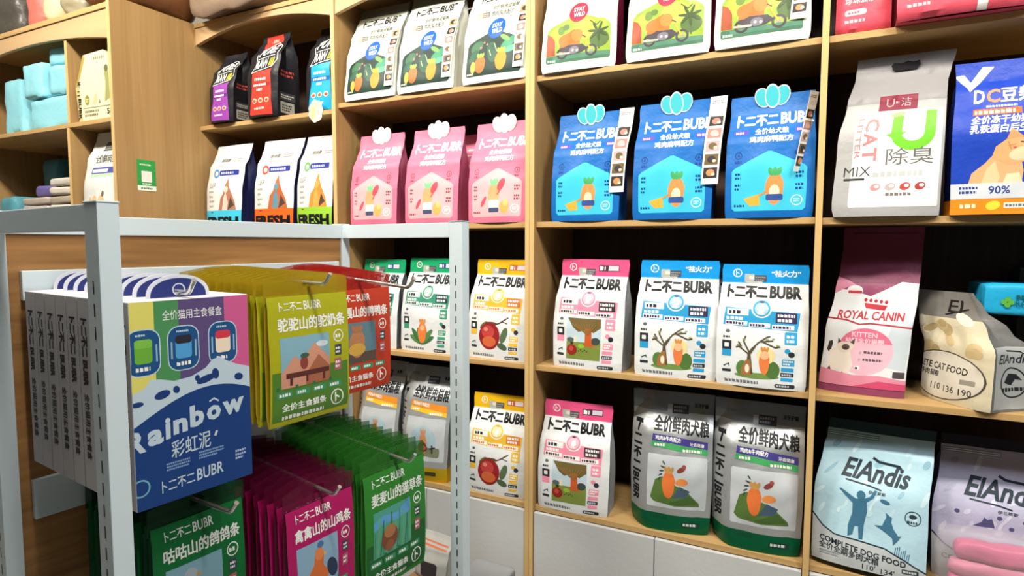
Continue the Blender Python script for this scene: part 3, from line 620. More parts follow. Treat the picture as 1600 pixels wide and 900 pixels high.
def art_kitten():
    a = Art(20, 44.5)
    a.poly([(0, 26.6), (1.6, 27.6), (4.4, 27.4), (9, 26), (13, 28.2), (16, 30), (20, 29.6), (20, 2), (0, 2)], '#dcdede'); a.poly([(0, 31), (0, 26.4), (3, 28.2), (6.6, 28.2), (3, 30)], '#c57f95')
    a.poly([(13.8, 8), (19.6, 7), (20, 20), (16, 22)], '#c3ccd0'); a.ell(5, 27.4, 2, 1.4, '#dadad8').rect(3.4, 26.6, 3.4, .8, '#b53945', .2)
    for k in range(5): a.ell(8+k*1.25, 25-.1*k, .42, .5, '#b8323f', 0, 10)
    a.poly([(7.8, 24.2), (13.4, 23.7), (13, 22.4), (8.4, 22.8)], '#b8323f')
    a.text('ROYAL CANIN', 2.2, 19.8, 15.6, 2.3, '#b8323f', .03); a.line([(0, 19.8), (4.6, 19.5), (8, 18.5), (10.6, 18.9), (14, 18.7), (20, 18.2)], .42, '#a93644')
    a.ell(10, 11.4, 6.6, 6.2, '#e2b3c0'); a.poly([(10+6.6*math.cos(t), 11.4+6.2*math.sin(t)) for t in [PI*(.12+.76*k/16) for k in range(17)]], '#dd6f8c')
    a.text('KITTEN', 6.6, 15.2, 6, 1.3, '#f0d9de', .012); a.text('幼猫全价猫粮', 5.2, 13.7, 9, 1.2, '#f0d9de', .012)
    a.greek(9.8, 10.9, 5, .7, '#5a5055', 1, 3); a.greek(9.8, 9, 5, .7, '#5a5055', 1, 4); a.ell(9, 11, .3, .4, '#b8a0a8').ell(9, 9.2, .3, .4, '#b8a0a8').ell(8.8, 7, .6, .6, '#e9e9e6').ell(8.6, 6.9, .3, .3, BK)
    # a small cream kitten with dark ears and paws
    a.poly([(.9, 11.2), (1.2, 13.4), (2, 13.8), (2.2, 13), (1.9, 11), (2.2, 9.6)], '#3a3230'); a.poly([(1.6, 11), (3, 12), (6.6, 11.4), (7.6, 7.4), (6.8, 4.6), (5.4, 4), (4.4, 6), (2.8, 5.4), (1.4, 6.6)], '#e0d5c6')
    a.poly([(3.2, 13), (3.4, 14.6), (4.4, 13.6), (6, 13.6), (7.4, 14.8), (7.4, 12.6), (6.4, 10.9), (4.4, 10.9), (3.4, 11.8)], '#ddcfbe'); a.poly([(3.4, 13), (3.4, 14.6), (4.3, 13.6)], '#5a4c46').poly([(6.3, 13.6), (7.5, 14.8), (7.3, 13)], '#5a4c46').ell(5.4, 12.2, .95, .8, '#5c4a42').ell(5.4, 12, .25, .2, '#1f1a18')
    for x, y in ((1.8, 5.6), (5, 4.4)): a.poly([(x-.5, y-.5), (x+1.1, y-.6), (x+.4, y+1.3)], '#4a403c')
    a.poly([(0, 2), (20, 2), (20, 4.6), (14, 5.4), (8, 5), (0, 6.2)], '#d9899f'); a.poly([(8, 2), (20, 2), (20, 3.6), (14, 4)], '#c94d72'); a.rect(17, 5.2, 2.6, 1.6, '#50464a', .2)
    a.poly([(2, 43), (3, 43.2), (19, 43), (19, 42.8), (3, 42.8)], '#4a1f2f')
    return a
def art_dogfood(pal, word):
    a = Art(24.5, 34.2)
    a.rect(.2, 30.2, 12, 1.1, pal[4]).rect(.4, 30.4, 11.6, .2, WH).rect(.4, 30.9, 11.6, .15, WH)
    rnd = random.Random(4)
    for k in range(26): a.ell(rnd.uniform(1, 24), rnd.uniform(12, 29), rnd.uniform(.6, 2.2), rnd.uniform(.3, .8), rnd.choice(pal[1:4]), rnd.uniform(.6, 1.4), 10)
    a.text('ElAndis', 5.4, 21.2, 14.8, 4.6, '#20303a', .028, shear=.25, slope=-.06); a.line([(11.6, 26.4), (13, 25.6), (17.4, 25.2), (18.2, 24.2)], .6, '#20303a'); a.line([(6.6, 20.6), (12, 20), (14.6, 19.4)], .35, '#20303a'); a.text('伊兰蒂斯', 12, 18.2, 3.6, .8, '#20303a', .01)
    a.poly([(0, 11), (2.4, 8.4), (5, 7), (10, 6.8), (16, 6.2), (20, 4.4), (24.5, 2), (24.5, 0), (0, 0)], '#b9bfc0'); a.line([(0, 11), (2.4, 8.4), (5, 7), (10, 6.8), (16, 6.2), (20, 4.4), (24.5, 2)], .35, '#26333c')
    return a
def art_dog_blue():
    a = art_dogfood(('#9cc3d3', '#b9d8e0', '#8fb9c9', '#c9e2e8', '#4f97a4'), 'DOG'); S = '#3f6f8a'
    a.poly([(8, 7.4), (9, 8), (9.4, 10), (10.2, 10.2), (10.4, 7.2), (11.2, 7.2), (11.4, 11), (12, 14), (11.8, 16.2), (13.2, 17.4), (13.8, 19.2), (13.2, 19.2), (12.4, 17.6), (11, 16.8), (9.4, 16.6), (6, 18.4), (5.6, 18.2), (8.8, 15.4), (8.8, 13), (8, 10)], S); a.ell(10.5, 17.6, .95, 1.05, S); a.ell(15.6, 17, 1.1, .5, S, -.3)
    a.poly([(13.6, 11.2), (15.2, 11.4), (16, 13.6), (15.8, 14.6), (16.6, 14), (17.2, 13.6), (17, 12.6), (17.6, 11), (18.6, 9.6), (19.2, 9.8), (18.4, 8.4), (17.6, 7.4), (17.4, 9), (15.6, 10.2)], S)
    a.ring(21.4, 14.2, 1.5, 1.7, '#2f3f48').ell(21.4, 14.6, .8, .5, '#2f3f48').greek(20.2, 13, 2.4, .6, '#2f3f48', 1)
    for k in range(8): a.line([(18+.4*k, 5.6-.2*k), (18.2+.4*k, 7-.2*k+(k % 3)*.4)], .15, '#3f6f8a')
    a.text('COMPLETE DOG FOOD', 1.8, 4.9, 18.6, 1.4, '#1d262c', .02, slope=-.12); a.text('全价全期多肉犬粮', 1.8, 3.2, 13, 1.6, '#2b3338', .008, slope=-.1); a.greek(2, 1.8, 4.4, .9, '#8b9194', 2); a.rect(19.6, 1.4, 3.4, 1, '#3a4248', .2); a.greek(19.9, 1.65, 2.8, .5, '#b9bfc0', 1)
    a.text("110'", 11.4, .4, 2.8, 1.3, '#2b3338', .01); a.text("134'", 15.4, .2, 2.8, 1.3, '#2b3338', .01)
    return a
def art_dog_lilac():
    a = art_dogfood(('#b9b7cf', '#c9c9dc', '#aeb0c8', '#d3d3e2', '#8f93ab'), 'CAT'); S = '#55547c'
    a.poly([(7.6, 14.6), (9.2, 15.8), (9.6, 17), (10.2, 16.4), (11, 16.8), (11.4, 15.6), (11.6, 14.6)], S)
    for x, y in ((4.6, 17.4), (12.4, 17.2), (17, 17), (14.6, 15)): a.ell(x, y, .5, .5, S, 0, 12)
    a.text('COMPLETE CAT FOOD', 1.8, 4.9, 18.6, 1.4, '#1d262c', .02, slope=-.12)
    return a
def art_catface():
    a = Art(19, 30)
    rnd = random.Random(9)
    for k in range(12): a.ell(rnd.uniform(1, 18), rnd.uniform(13, 24), rnd.uniform(1, 2.6), rnd.uniform(.8, 1.8), rnd.choice(('#c3ad7f', '#e6dfc8', '#b09a6e')), rnd.uniform(-.6, .9), 12)
    a.text('El', 10, 24.4, 6, 3.4, '#26231f', .01, shear=.3, rot=0); a.line([(9, 23.6), (17, 25.6)], .4, '#26231f')
    a.ell(7, 7.4, 11, 6.6, '#4c4440', 0, 30).ell(7, 7.4, 10.6, 6.3, '#d3ccbc', 0, 30)
    a.text('COMPLETE CAT FOOD', -5.5, 9, 19.5, 1.9, '#2a2522', .02, slope=-.03); a.text('全期全价多肉猫粮', -5.6, 6.9, 12, 1.6, '#2f2a26', .012, slope=-.02); a.rect(12.4, 6, 3.4, 1.3, '#8f8a7c', .2)
    for i, t in enumerate(('110', '136', '190')): a.text(t, 4.4+i*4, 3.2-.1*i, 2.8, 1.8, '#3c362f', .01)
    return a
def art_catside():
    a = Art(13.4, 30)
    a.rect(.8, .6, 11.8, 16, '#a7a9a8'); a.text('ElAndis', 1.8, 12.4, 9.8, 2.4, '#23262a', .014, shear=.25); a.line([(5.6, 15.6), (9.4, 15.4), (10, 14.8)], .4, '#23262a')
    a.ring(6.7, 7.4, 3.6, 4, '#23262a', 28).poly([(4, 7.6), (5.6, 9.8), (8, 9.6), (9.4, 8), (7.6, 8.2), (6.6, 6.8), (5.4, 7)], '#23262a'); a.greek(3.4, 5.2, 6.6, 1, '#23262a', 1, 3)
    return a
def art_fresh(c, pillc, animal, t):
    a = Art(22, 35)
    a.text('鲜肉粮', 6, 27.4, 5.4, 1.7, '#6f6a64', .02); a.greek(13.2, 27.4, 5, 1.6, '#8a857e', 2); a.greek(6, 25.6, 7, .6, '#a9a49c', 1)
    a.ell(5.6, 22.6, 1.9, 1.9, pillc).ell(5.6, 22.6, 1, 1, '#e3ddd2').rect(7.6, 21.6, 11.4, 2.2, '#27348b', .4); a.greek(8.6, 22.2, 8.6, 1, '#c3c9e2', 1, t)
    for k in range(5): a.greek(2.6, 16.4-k*2, 3.6, .9, '#9b978f', 1, k)
    a.text('1-12', 2.6, 17.2, 3.6, 1.4, '#2d2b2a', .01)
    A, B = animal
    a.poly([(9, 7), (10, 12), (12, 14), (12.8, 18), (13.6, 20.4), (14.6, 17.8), (16.6, 14), (18.6, 10.4), (19.4, 7)], A); a.poly([(11.4, 7), (12, 12), (13.4, 14.6), (14.8, 10.4), (14.6, 7)], B).poly([(15, 7), (16, 12.4), (18.4, 9)], '#4f3f38').ell(13.4, 15.6, 1.2, 1.3, B)
    a.rect(0, 0, 22, 7, c); a.greek(4, 6, 2, .5, BK, 1); a.text('FRESH', 1.2, -.2, 19.6, 4.6, BK, .06)
    return a
def art_raw(c, c2, lab):
    a = Art(16, 34)
    a.poly([(1.6, 1), (14, .6), (13.2, 10), (12.6, 17), (13, 18.4), (3.4, 17.4), (3.2, 10)], c); a.poly([(2.6, 33.4), (11.6, 33.8), (13.6, 29.6), (4, 27.4)], c) if lab else None
    a.text('ARN', 6.4, 30.2, 3.2, 1.8, '#e9c3b4', .01) if lab else None
    for p in ([(3.6, 27), (12, 29.8), (14.4, 28), (14.6, 22), (13, 19.4), (2.6, 17.6), (4, 20.6), (3.6, 25.4)],): a.line(p, .3, WH)
    a.text('PURE', 4.6, 23.9, 8.6, 4, WH, .02, slope=.1); a.text('RAW', 4.4, 18.9, 6, 3.7, WH, .02, slope=.08)
    a.poly([(10.6, 19.6), (13, 20), (13.6, 23), (11.4, 22.6)], '#c9c43a').line([(11.4, 19.9), (11.9, 22.6)], .3, BK).line([(12.3, 20), (12.8, 22.8)], .3, BK); a.line([(4.4, 23), (13.4, 24)], .25, WH)
    a.greek(5, 14.2, 7, 1, WH, 1); a.rect(3.6, 11.6, 9.2, 1.6, c2); a.greek(4.4, 12, 7.6, .9, WH, 1, 4); a.greek(6, 10.2, 4, .9, WH, 1)
    for k in range(3): a.ell(4.8+k*3.2, 6.4, 1.2, 1, '#d9bfa6').ell(4.8+k*3.2, 6.3, .8, .6, '#a8523c')
    a.greek(4.4, 3, 7, .8, '#e3cfc6', 1)
    return a
def art_raw_side():
    a = Art(8, 34); a.rect(1, 6.6, 5.6, 3, '#3c3c3c', .3).greek(1.5, 7.4, 4.6, 1.4, '#b9b9b4', 2); a.rect(1.2, 1.6, 5, 4.4, '#9c9a92', .3).greek(1.8, 2.4, 3.6, 2.6, '#33312e', 3); a.greek(1.4, 16, 5, 2.4, '#a8443a', 2); return a
def art_pack(nm, sky, draw, grid=None, ink=WH):
    a = Art(18.6, 24.6)
    if grid: a.rect(.4, 1, 17.8, 9.4, grid)
    a.text('卜二不二', 2.4, 21.8, 5, 1.7, ink, .012); a.text('BUBR', 7.8, 21.8, 4.2, 1.7, ink, .012)
    a.text(nm, 2, 18, 15.6, 2.5, ink, .02)
    a.rect(2.2, 7.2, 11.2, 9.6, sky); draw(a)
    a.ring(15.8, 15.8, 1.1, 1.3, ink, 16); a.greek(15, 15.4, 1.7, .8, ink, 1); a.rect(14.8, 11.8, 1.7, 2.2, '#3a4450').greek(15, 12.3, 1.2, 1.2, WH, 2); a.rect(14.7, 8.8, 1.7, 2.4, '#a85c6a').greek(14.9, 9.3, 1.2, 1.4, WH, 2)
    for k in range(4): a.rect(1.4+k*3.9, 5.4, 3.2, 1.2, '#3a8f64', .3); a.greek(1.8+k*3.9, 5.7, 2.4, .6, WH, 1, k)
    for k in range(4): a.rect(1.2+k*4, 7, .6, .6, '#2b6a4a')
    a.text('全价主食猫条', 2.4, 2.8, 10, 1.4, ink, .015); a.greek(2.4, 1.2, 11, .8, ink, 1, 5); a.ring(15.2, 3.2, 1.4, 1.65, ink, 20); a.text('卜', 14.7, 2.3, 1, 1.9, ink, .03)
    return a
def d_desert(a):
    a.ell(11.6, 14.8, 1.4, .6, '#c9d6da'); a.poly([(2.2, 10), (5, 13.2), (6.6, 12), (9.8, 15.2), (13.4, 11.6), (13.4, 7.2), (2.2, 7.2)], '#c98f76').poly([(7.6, 9.4), (10.6, 12.8), (13.4, 10), (13.4, 7.2), (7.6, 7.2)], '#a3644a')
    a.rect(3.2, 9, 10, 1, '#5a2f2a').rect(4, 7.6, .6, 1.6, '#5a2f2a').rect(11.6, 7.6, .6, 1.6, '#5a2f2a').rect(7.6, 7.8, .5, 1.4, '#5a2f2a'); a.ell(7.2, 11.6, .9, 1.3, '#8a4038').ell(7.4, 13, 1, .5, '#3f5a4a')
def d_duck(a):
    a.rect(2.2, 7.2, 11.2, 2.4, '#5a4a44'); carrot(a, 5, 8.4, 5, 7.4, '#b07a52', '#a86f4c'); a.ell(7.4, 10.4, 2.6, 1.5, '#caa048')
def d_pigeon(a):
    a.ell(6.6, 12, 2.6, 3.4, '#8a9ba6').ell(6.8, 14.6, 1.3, 1.2, '#a3b2ba').poly([(8, 14.6), (9.4, 14.2), (8, 13.9)], '#c99a4a').ell(8.8, 10.4, 2.6, 1.2, '#6b7c88', -.5); a.rect(2.2, 7.2, 11.2, 1.6, '#55714c')
def d_hen(a):
    a.poly([(5, 7.4), (4.6, 10), (6.4, 12), (7, 15), (8.6, 15.4), (9.2, 13.6), (9, 11.4), (10.6, 9.6), (10, 7.4)], '#cf6d36').ell(8, 14, 1.2, 1.3, '#d8804c').ell(8.4, 15.8, .9, .7, '#4f6f9a').poly([(9.2, 14), (10.2, 13.6), (9.2, 13.3)], '#d9b04a'); a.ell(11.6, 10, 1.4, 2.2, '#2c3a52', .4)
def d_grass(a):
    a.poly([(2.2, 14.8), (5, 15.6), (9, 15), (13.4, 16.8), (13.4, 14), (9, 13.4), (5, 13.8), (2.2, 13)], '#5b9cc9')
    for k in range(14): a.line([(2.6+k*.8, 7.4), (3+k*.8+(k % 3-1)*.4, 12.6+(k*7 % 4))], .28, ('#3f8a4a', '#6ab04c', '#2f6f3c')[k % 3])
    a.ell(6.8, 10.4, 2.4, 2.6, '#7a4a34').ell(6.8, 11.8, 1.7, 1.4, '#a8744a').ell(6.8, 8.8, 1.2, 1.2, '#8a5a3c')
def art_rainbow():
    a = Art(18.6, 31)
    a.rect(0, 16, 3.4, 15, '#d6cf6a').rect(3.4, 16, 3.6, 15, '#4a8a56').rect(7, 16, 7.4, 15, '#5a4a78').rect(14.4, 16, 4.2, 15, '#c65a8c')
    a.text('全价猫用主食餐盒', 4.6, 28, 9.4, 1.5, WH, .004)
    for x, c, top in ((1.7, '#6aa83c', '#7ab84a'), (7.6, '#4f9ad0', '#2c2c38'), (14, '#e8d6c0', '#c93a4c')):
        a.rect(x-2.4, 20, 4.9, 7, '#b9d0dc', 1.7).rect(x-2.25, 20.15, 4.6, 6.7, '#1f4f80', 1.6)
        a.rect(x-1.2, 21.9, 2.5, 3.2, c, .5).rect(x-1.2, 24.2, 2.5, 1.3, top, .45)
        a.greek(x-1.1, 20.8, 2.4, .6, WH, 1, 3); a.greek(x-1, 26, 2, .3, '#b9d0dc', 1); a.rect(x-1.9, 22, .25, 2.6, '#8fb0c4').rect(x+1.8, 22, .25, 2.6, '#8fb0c4')
    W1 = '#b9cbd6'; NV = '#1c3a72'
    pts = [(0, 17.6), (1.6, 18.2), (2.6, 19.4), (4, 19.2), (6, 18.6), (8.6, 18.8), (11, 19.8), (12.2, 21), (13.4, 21.2), (14.6, 20.4), (16.2, 19.6), (18.6, 18.8), (18.6, 0), (0, 0)]
    a.poly(pts, W1); a.poly([(0, 12.6)]+[(18.6*k/12, 12.6+4.2*math.sin(PI*(k/12)*.78)) for k in range(13)]+[(18.6, 0), (0, 0)], '#1b3d78')
    for x, y, rx, ry, rt in ((4.2, 16.8, 1.2, .65, .2), (6.3, 17.2, .5, .6, .3), (11, 18, 1.6, .6, .25), (12.6, 18.6, .6, .9, .2), (16.6, 17.4, .8, .6, -.3), (9.6, 18.4, .4, .5, 0), (.6, 16, .9, .4, 0)): a.ell(x, y, rx, ry, NV, rt, 14)
    for i, (ch, x, y, wd, h) in enumerate((('R', -1, 8.6, 2.6, 3.4), ('a', 1.8, 9.3, 2.3, 2.4), ('i', 4.4, 9.8, .8, 3.3), ('n', 5.6, 10.2, 2.2, 2.3), ('b', 8.2, 10.6, 2.3, 3.5), ('o', 10.9, 11, 2.4, 2.4), ('w', 13.6, 11.2, 3.8, 2.4))): a.text(ch, x, y, wd, h, W1, .045, slope=.08)
    a.line([(11.4, 14.2), (12.2, 14.6), (13, 14)], .25, W1); a.text('彩虹泥', 5.2, 6.6, 6.2, 2.7, W1, .006, slope=.05); a.line([(12.2, 8.4), (12.5, 9.2)], .4, W1)
    a.greek(4.4, 4.9, 3.6, 1.2, '#7f9cc0', 3, 2); a.greek(9.4, 5.3, 4.2, 1.2, '#7f9cc0', 3, 5); a.greek(15.6, 3.4, 1.8, 1.6, '#a9bcd4', 3)
    a.text('卜二不二', 3.6, 1.7, 5, 1.8, W1, .01, slope=.03); a.text('BUBR', 9, 1.9, 4.4, 1.9, W1, .014, slope=.03); a.ring(.6, 3.4, 1.1, 1.35, '#6fa8b8', 20)
    return a
def art_rainbow_side():
    a = Art(4.2, 31); a.text('卜二不二 BUBR', 1.1, 17, 2.1, 10.6, BK, .04, rot=-1); a.text('全价猫用主食餐盒', 1.3, 5, 1.7, 10.6, '#2c2c34', .02, rot=-1); return a

# ------------------------------------------------------------------ the goods
def stand(o, x, y, z, yaw=0, s=1): o.location = (x, y, z+.0006); o.rotation_euler = (0, 0, math.radians(yaw)); o.scale = (s, s, s); return o
def badge(parent, gf, W, H, c, rim):
    z0 = H*.985
    lobes = ((0, 0, .0195, .0335, 0), (-.0245, -.001, .0205, .028, .3), (.0245, -.001, .0205, .028, -.3))    # centre x, z, radii, tilt
    def lobe(l, k=1, n=22):
        cx, cz, rx, rz, t = l
        return [(cx+rx*k*math.cos(a_)*math.cos(t)-rz*k*math.sin(a_)*math.sin(t), cz+rx*k*math.cos(a_)*math.sin(t)+rz*k*math.sin(a_)*math.cos(t)) for a_ in [2*PI*q/n for q in range(n)]]
    out = []
    for k in range(72):
        t = 2*PI*k/72; best = .01
        for cx, cz, rx, rz, tl in lobes:
            for q in range(100):
                r = .01+q*.0005; x, z = r*math.cos(t)-cx, r*math.sin(t)-cz
                u, v = (x*math.cos(tl)+z*math.sin(tl))/rx, (-x*math.sin(tl)+z*math.cos(tl))/rz
                if u*u+v*v <= 1: best = max(best, r)
        out.append((best*math.cos(t), best*math.sin(t)))
    lay = [(lobe(lobes[1], .88), c), (lobe(lobes[2], .88), c), (lobe(lobes[0]), rim), (lobe(lobes[0], .87), c)]
    p, n = gf.at(.5, .985)
    o = obj('badge', prism('badge', [(x, z) for x, z in out], .0015, [mat(rim, 'paper')], lay), parent, (p.x, p.y-.0022-.004, z0)); o.rotation_euler = (0, math.radians(-4), 0); return o
def leaflet(parent, gf, W, H, u0, ztop, zbot, dx, wd=.036, out=.007, n=5, tilt=0):
    us = [0, .5, 1]; vs_ = [k/8 for k in range(9)]; P = []
    for v in vs_:
        row = []
        for u in us:
            x = (u0-.5)*W+dx*(1-v)+(u-.5)*wd*math.cos(tilt); z = zbot+(ztop-zbot)*v
            y = gf.at(.94, min(1, z/H))[0].y-out-.006*math.sin(PI*v)-(u-.5)*wd*math.sin(tilt)
            row.append(Vector((x, y, z)))
        P.append(row)
    a = Art(3.6, 30); cs = ['#b9a0a0', '#6b5a3a', '#3a3436', '#c08a5a', '#2c2c26', '#a8776a']
    for k in range(n):
        y = 2+k*(22/n); c = cs[(k*5+2) % 6]; a.rect(.35, y, 2.9, 22/n-.9, c).ell(1.8, y+(22/n-.9)/2, .9, (22/n-.9)/3, cs[(k*5+3) % 6]).ell(2.4, y+1.2, .4, .5, '#d8c9b0')
    a.greek(.5, 27.6, 2.4, 1, '#6a6a6a', 2); a.ring(1.8, 25.6, .5, .65, '#b9b0b0', 14)
    return obj('sample_strip', sheet('sample_strip', P, .0006, [mat('#e4e5df', 'paper')], a, us, vs_), parent)
G_BLUE, G_PINK = 'blue puppy food bags on one shelf', 'pink kitten food bags on one shelf'
# blue bags
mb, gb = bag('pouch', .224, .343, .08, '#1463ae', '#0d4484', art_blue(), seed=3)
for i, (x, s, lab) in enumerate(((-.6357, .985, 'blue puppy food bag with teal badge, beside the oak upright behind the white rack'), (-.373, 1.005, 'blue puppy food bag with teal badge, the middle one of three'), (-.1155, .985, 'blue puppy food bag nearest the cat litter, its sample strip bent edge-on'))):
    t = empty('food_bag'); obj('pouch', mb, t); badge(t, gb, .224, .343, '#3fb0b8', '#cfe6e6'); tag(t, lab, 'pet food bag', G_BLUE)
    if i < 2: leaflet(t, gb, .224, .343, 1.03, .345, .085 if i == 0 else .095, -.014, .045)
    else: leaflet(t, gb, .224, .343, .97, .338, .12, -.034, .036, n=5, tilt=-1.0)
    stand(t, x, D+.02+.04, S2, (0, 1, 0)[i], s)
# pink bags
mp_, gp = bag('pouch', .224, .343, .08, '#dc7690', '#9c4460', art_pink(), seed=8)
for i, (x, yaw, lab) in enumerate(((-1.4585, -1, 'pink kitten food bag next to the orange fresh food bags, leftmost of the pink row'), (-1.2035, 1, 'pink kitten food bag at the middle of its row, above the rack end post'), (-.9405, 0, 'pink kitten food bag cut off by the oak upright, rightmost of its row'))):
    t = empty('food_bag'); obj('pouch', mp_, t); badge(t, gp, .224, .343, '#efd9d8', '#f0e6e2'); tag(t, lab, 'pet food bag', G_PINK)
    stand(t, x, D+.02+.04, S2, yaw, .985)
t = empty('food_bag'); obj('pouch', mp_, t); tag(t, 'pink kitten food bag standing in the second row, seen through a gap', 'pet food bag', G_PINK); stand(t, -1.08, D+.17, S2, 0, .96)
# black and white cat bags with a jungle picture
TALL = [(0, .97, 1, 0, 0), (.05, 1, 1.02, 0, 0), (.4, .99, .96, 0, .012), (.65, .975, .75, 0, .03), (.82, .96, .4, 0, .045), (.9, .95, .1, 0, .05), (1, .95, .03, 0, .058)]
def tall(art, name, seed, side): return bag('pouch', .238, .36, .085, '#d9dccb', side, art, tab=TALL, seed=seed, bulge=.008, bands=((.9, 1, '#55564f'),))  # dark grey top band paints in the shade under the valance
mj, gj = tall(art_jungle(), 'j', 5, '#cfd0c4')
for i, (x, dx) in enumerate(((-1.462, .012), (-1.219, .012), (-.9497, .006))):
    t = empty('food_bag'); obj('pouch', mj, t); leaflet(t, gj, .238, .36, .94, .30, .035, -.012, .037, n=6)
    tag(t, ('white cat food bag with blue oval over a dark jungle, leftmost on top shelf', 'white jungle picture cat food bag, second from the arched valance corner', 'white jungle picture cat food bag pressed against the double oak upright')[i], 'pet food bag', 'white jungle picture bags on top shelf')
    stand(t, x, D+.012+.0425, S1, 0, .99); t.rotation_euler.y = math.radians((4, 3, 1)[i])*0
mr_, gr = tall(art_ride(), 'r', 6, '#6a1834')
for i, x in enumerate((-.661, -.3915, -.1455)):
    t = empty('food_bag'); obj('pouch', mr_, t)
    if i == 2: leaflet(t, gr, .238, .36, .96, .30, .052, -.02, .04, n=6)
    tag(t, ('white dog food bag with a motorbike picture, leftmost on the top shelf', 'white motorbike picture dog food bag between two others', 'white motorbike picture dog food bag with a sample strip, rightmost')[i], 'pet food bag', 'white motorbike picture bags on top shelf')
    stand(t, x, D+.012+.0425, S1, (3, 0, 1)[i], .985)
# white bags with coloured headers
def whites(band, lab, dark, kind, corner, cornbg, seed, side='#8d8f90'):
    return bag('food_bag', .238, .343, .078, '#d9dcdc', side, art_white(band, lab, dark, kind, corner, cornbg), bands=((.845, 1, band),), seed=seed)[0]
PK = whites('#d9527f', '#e58aa2', '#3c3036', 'orchard', '', '#47303c', 12)
BL = whites('#138fd6', '#2f97c8', '#3c2f52', 'bare tree', '“祛火力”', None, 13)
GR = whites('#189a63', '#3f8f74', '#28414c', 'leaves', '', '#2a4a7a', 14, '#5f6466')
YE = whites('#e0b019', '#e0b43c', '#d0763c', 'fruit', '', '#c05a30', 15)
G_W = 'white food bags with coloured header bands'
for me, x, y, z, yaw, s, lab in ((PK, -.625, 1.767, S3, -4, 1, 'white food bag with pink header and big tree picture, on the middle shelf'),
    (BL, -.3575, 1.767, S3, 2, 1, 'white food bag with bright blue header, beside the pink-headed one'), (BL, -.1215, 1.752, S3, -1, .975, 'white food bag with bright blue header, against the thin oak upright'),
    (PK, -.671, 1.759, S4, 3, 1, 'white food bag with pink header, on the bottom shelf beside silver bags'),
    (GR, -1.486, 1.79, S3, -7, .97, 'white food bag with green header, half hidden by red treat packs'), (GR, -1.243, 1.779, S3, -2, .99, 'white food bag with green header and leaf picture, cut by the rack post'),
    (YE, -.951, 1.774, S3, -4, .985, 'white food bag with yellow header and red fruit, on the upper of two shelves'), (YE, -.9535, 1.765, S4, 2, .975, 'white food bag with yellow header and red fruit, above the cabinet door')):
    o = obj('food_bag', me); tag(o, lab, 'pet food bag', G_W); stand(o, x, y+.039, z, yaw, s)
for x, z, me, lab in ((-.24, S3, BL, 'blue-headed food bag in the second row, glimpsed in the gap'),):
    o = obj('food_bag', me); tag(o, lab, 'pet food bag', G_W); stand(o, x, D+.2, z, 0, .97)
# silver pillow bags
GRN = '#0f6b46'
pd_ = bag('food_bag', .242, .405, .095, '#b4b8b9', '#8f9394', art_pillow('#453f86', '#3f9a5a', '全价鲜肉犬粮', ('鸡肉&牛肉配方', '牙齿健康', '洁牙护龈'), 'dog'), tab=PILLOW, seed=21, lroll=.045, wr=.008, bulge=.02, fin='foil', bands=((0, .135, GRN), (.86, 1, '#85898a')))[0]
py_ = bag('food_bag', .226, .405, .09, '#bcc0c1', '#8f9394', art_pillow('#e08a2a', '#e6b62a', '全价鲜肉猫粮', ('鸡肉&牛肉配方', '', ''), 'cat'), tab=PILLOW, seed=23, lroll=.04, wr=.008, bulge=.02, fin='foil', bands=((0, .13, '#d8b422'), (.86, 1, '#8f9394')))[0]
for me, x, y, yaw, lab in ((pd_, -.371, 1.775, 6, 'silver dog food bag with green base, next to the pink-headed bag'), (pd_, -.1262, 1.768, 1, 'silver dog food bag with green base, in the corner by the upright'),
    (py_, -1.262, 1.762, 1, 'silver cat food bag with yellow base, right behind the green treat packs'), (py_, -1.496, 1.785, -2, 'silver cat food bag with yellow base, mostly hidden behind red treat packs')):
    o = obj('food_bag', me); tag(o, lab, 'pet food bag', 'silver pillow bags on the bottom shelf'); stand(o, x, y+.052, S4, yaw)
# raw food bags
RAWT = [(0, .9, 1, 0, 0), (.06, .96, 1.05, 0, 0), (.45, .98, 1, 0, 0), (.7, .96, .8, .002, .008), (.86, .92, .3, .006, .014), (.93, .9, .06, .008, .018), (1, .9, .03, .008, .02)]
for x, w, c, c2, labp, seed, lab, yaw in ((-2.245, .15, '#8a3f9a', '#5f2f7a', 0, 31, 'black and purple raw food bag, leftmost of three on upper shelf', 0), (-2.0, .175, '#c63a2c', '#8f2a24', 1, 32, 'black and red raw food bag with red top tab', 0), (-1.722, .165, '#1f9fd0', '#1f5fa8', 0, 33, 'black and blue raw food bag, partly behind the oak upright', 0)):
    a = art_raw(c, c2, labp); o = obj('food_bag', bag('food_bag', w, .345 if labp or c2 == '#1f5fa8' else .30, .11, '#1d1c20', '#1d1c20', a, art_raw_side(), tab=RAWT, seed=seed, bulge=.012, wr=.004)[0])
    tag(o, lab, 'pet food bag', 'black raw food bags'); stand(o, x, D+(.06 if x < -1.8 else .1), 2.012, yaw)
tg = [( .036*math.cos(2*PI*k/48)*(1+.06*math.cos(9*2*PI*k/48)), .042*math.sin(2*PI*k/48)*(1+.06*math.cos(7*2*PI*k/48))) for k in range(48)]
c = obj('shelf_card', prism('shelf_card', tg, .0012, [mat('#ddd9bd', 'paper')], [(epts(-.014, -.004, .013, .026), '#cfc78a'), (epts(.014, -.004, .007, .008, 12), '#b9b3a0')]+[([(x, .012), (x+.002, .012), (x+.005+x*.2, .036), (x+.003+x*.2, .036)], '#c4bc94') for x in (-.02, -.012, -.004, .004, .012)]))
tag(c, 'cream scalloped card hung on the shelf edge before the blue raw food bag', 'shelf card'); c.location = (-1.725, D+.0125, 2.012)
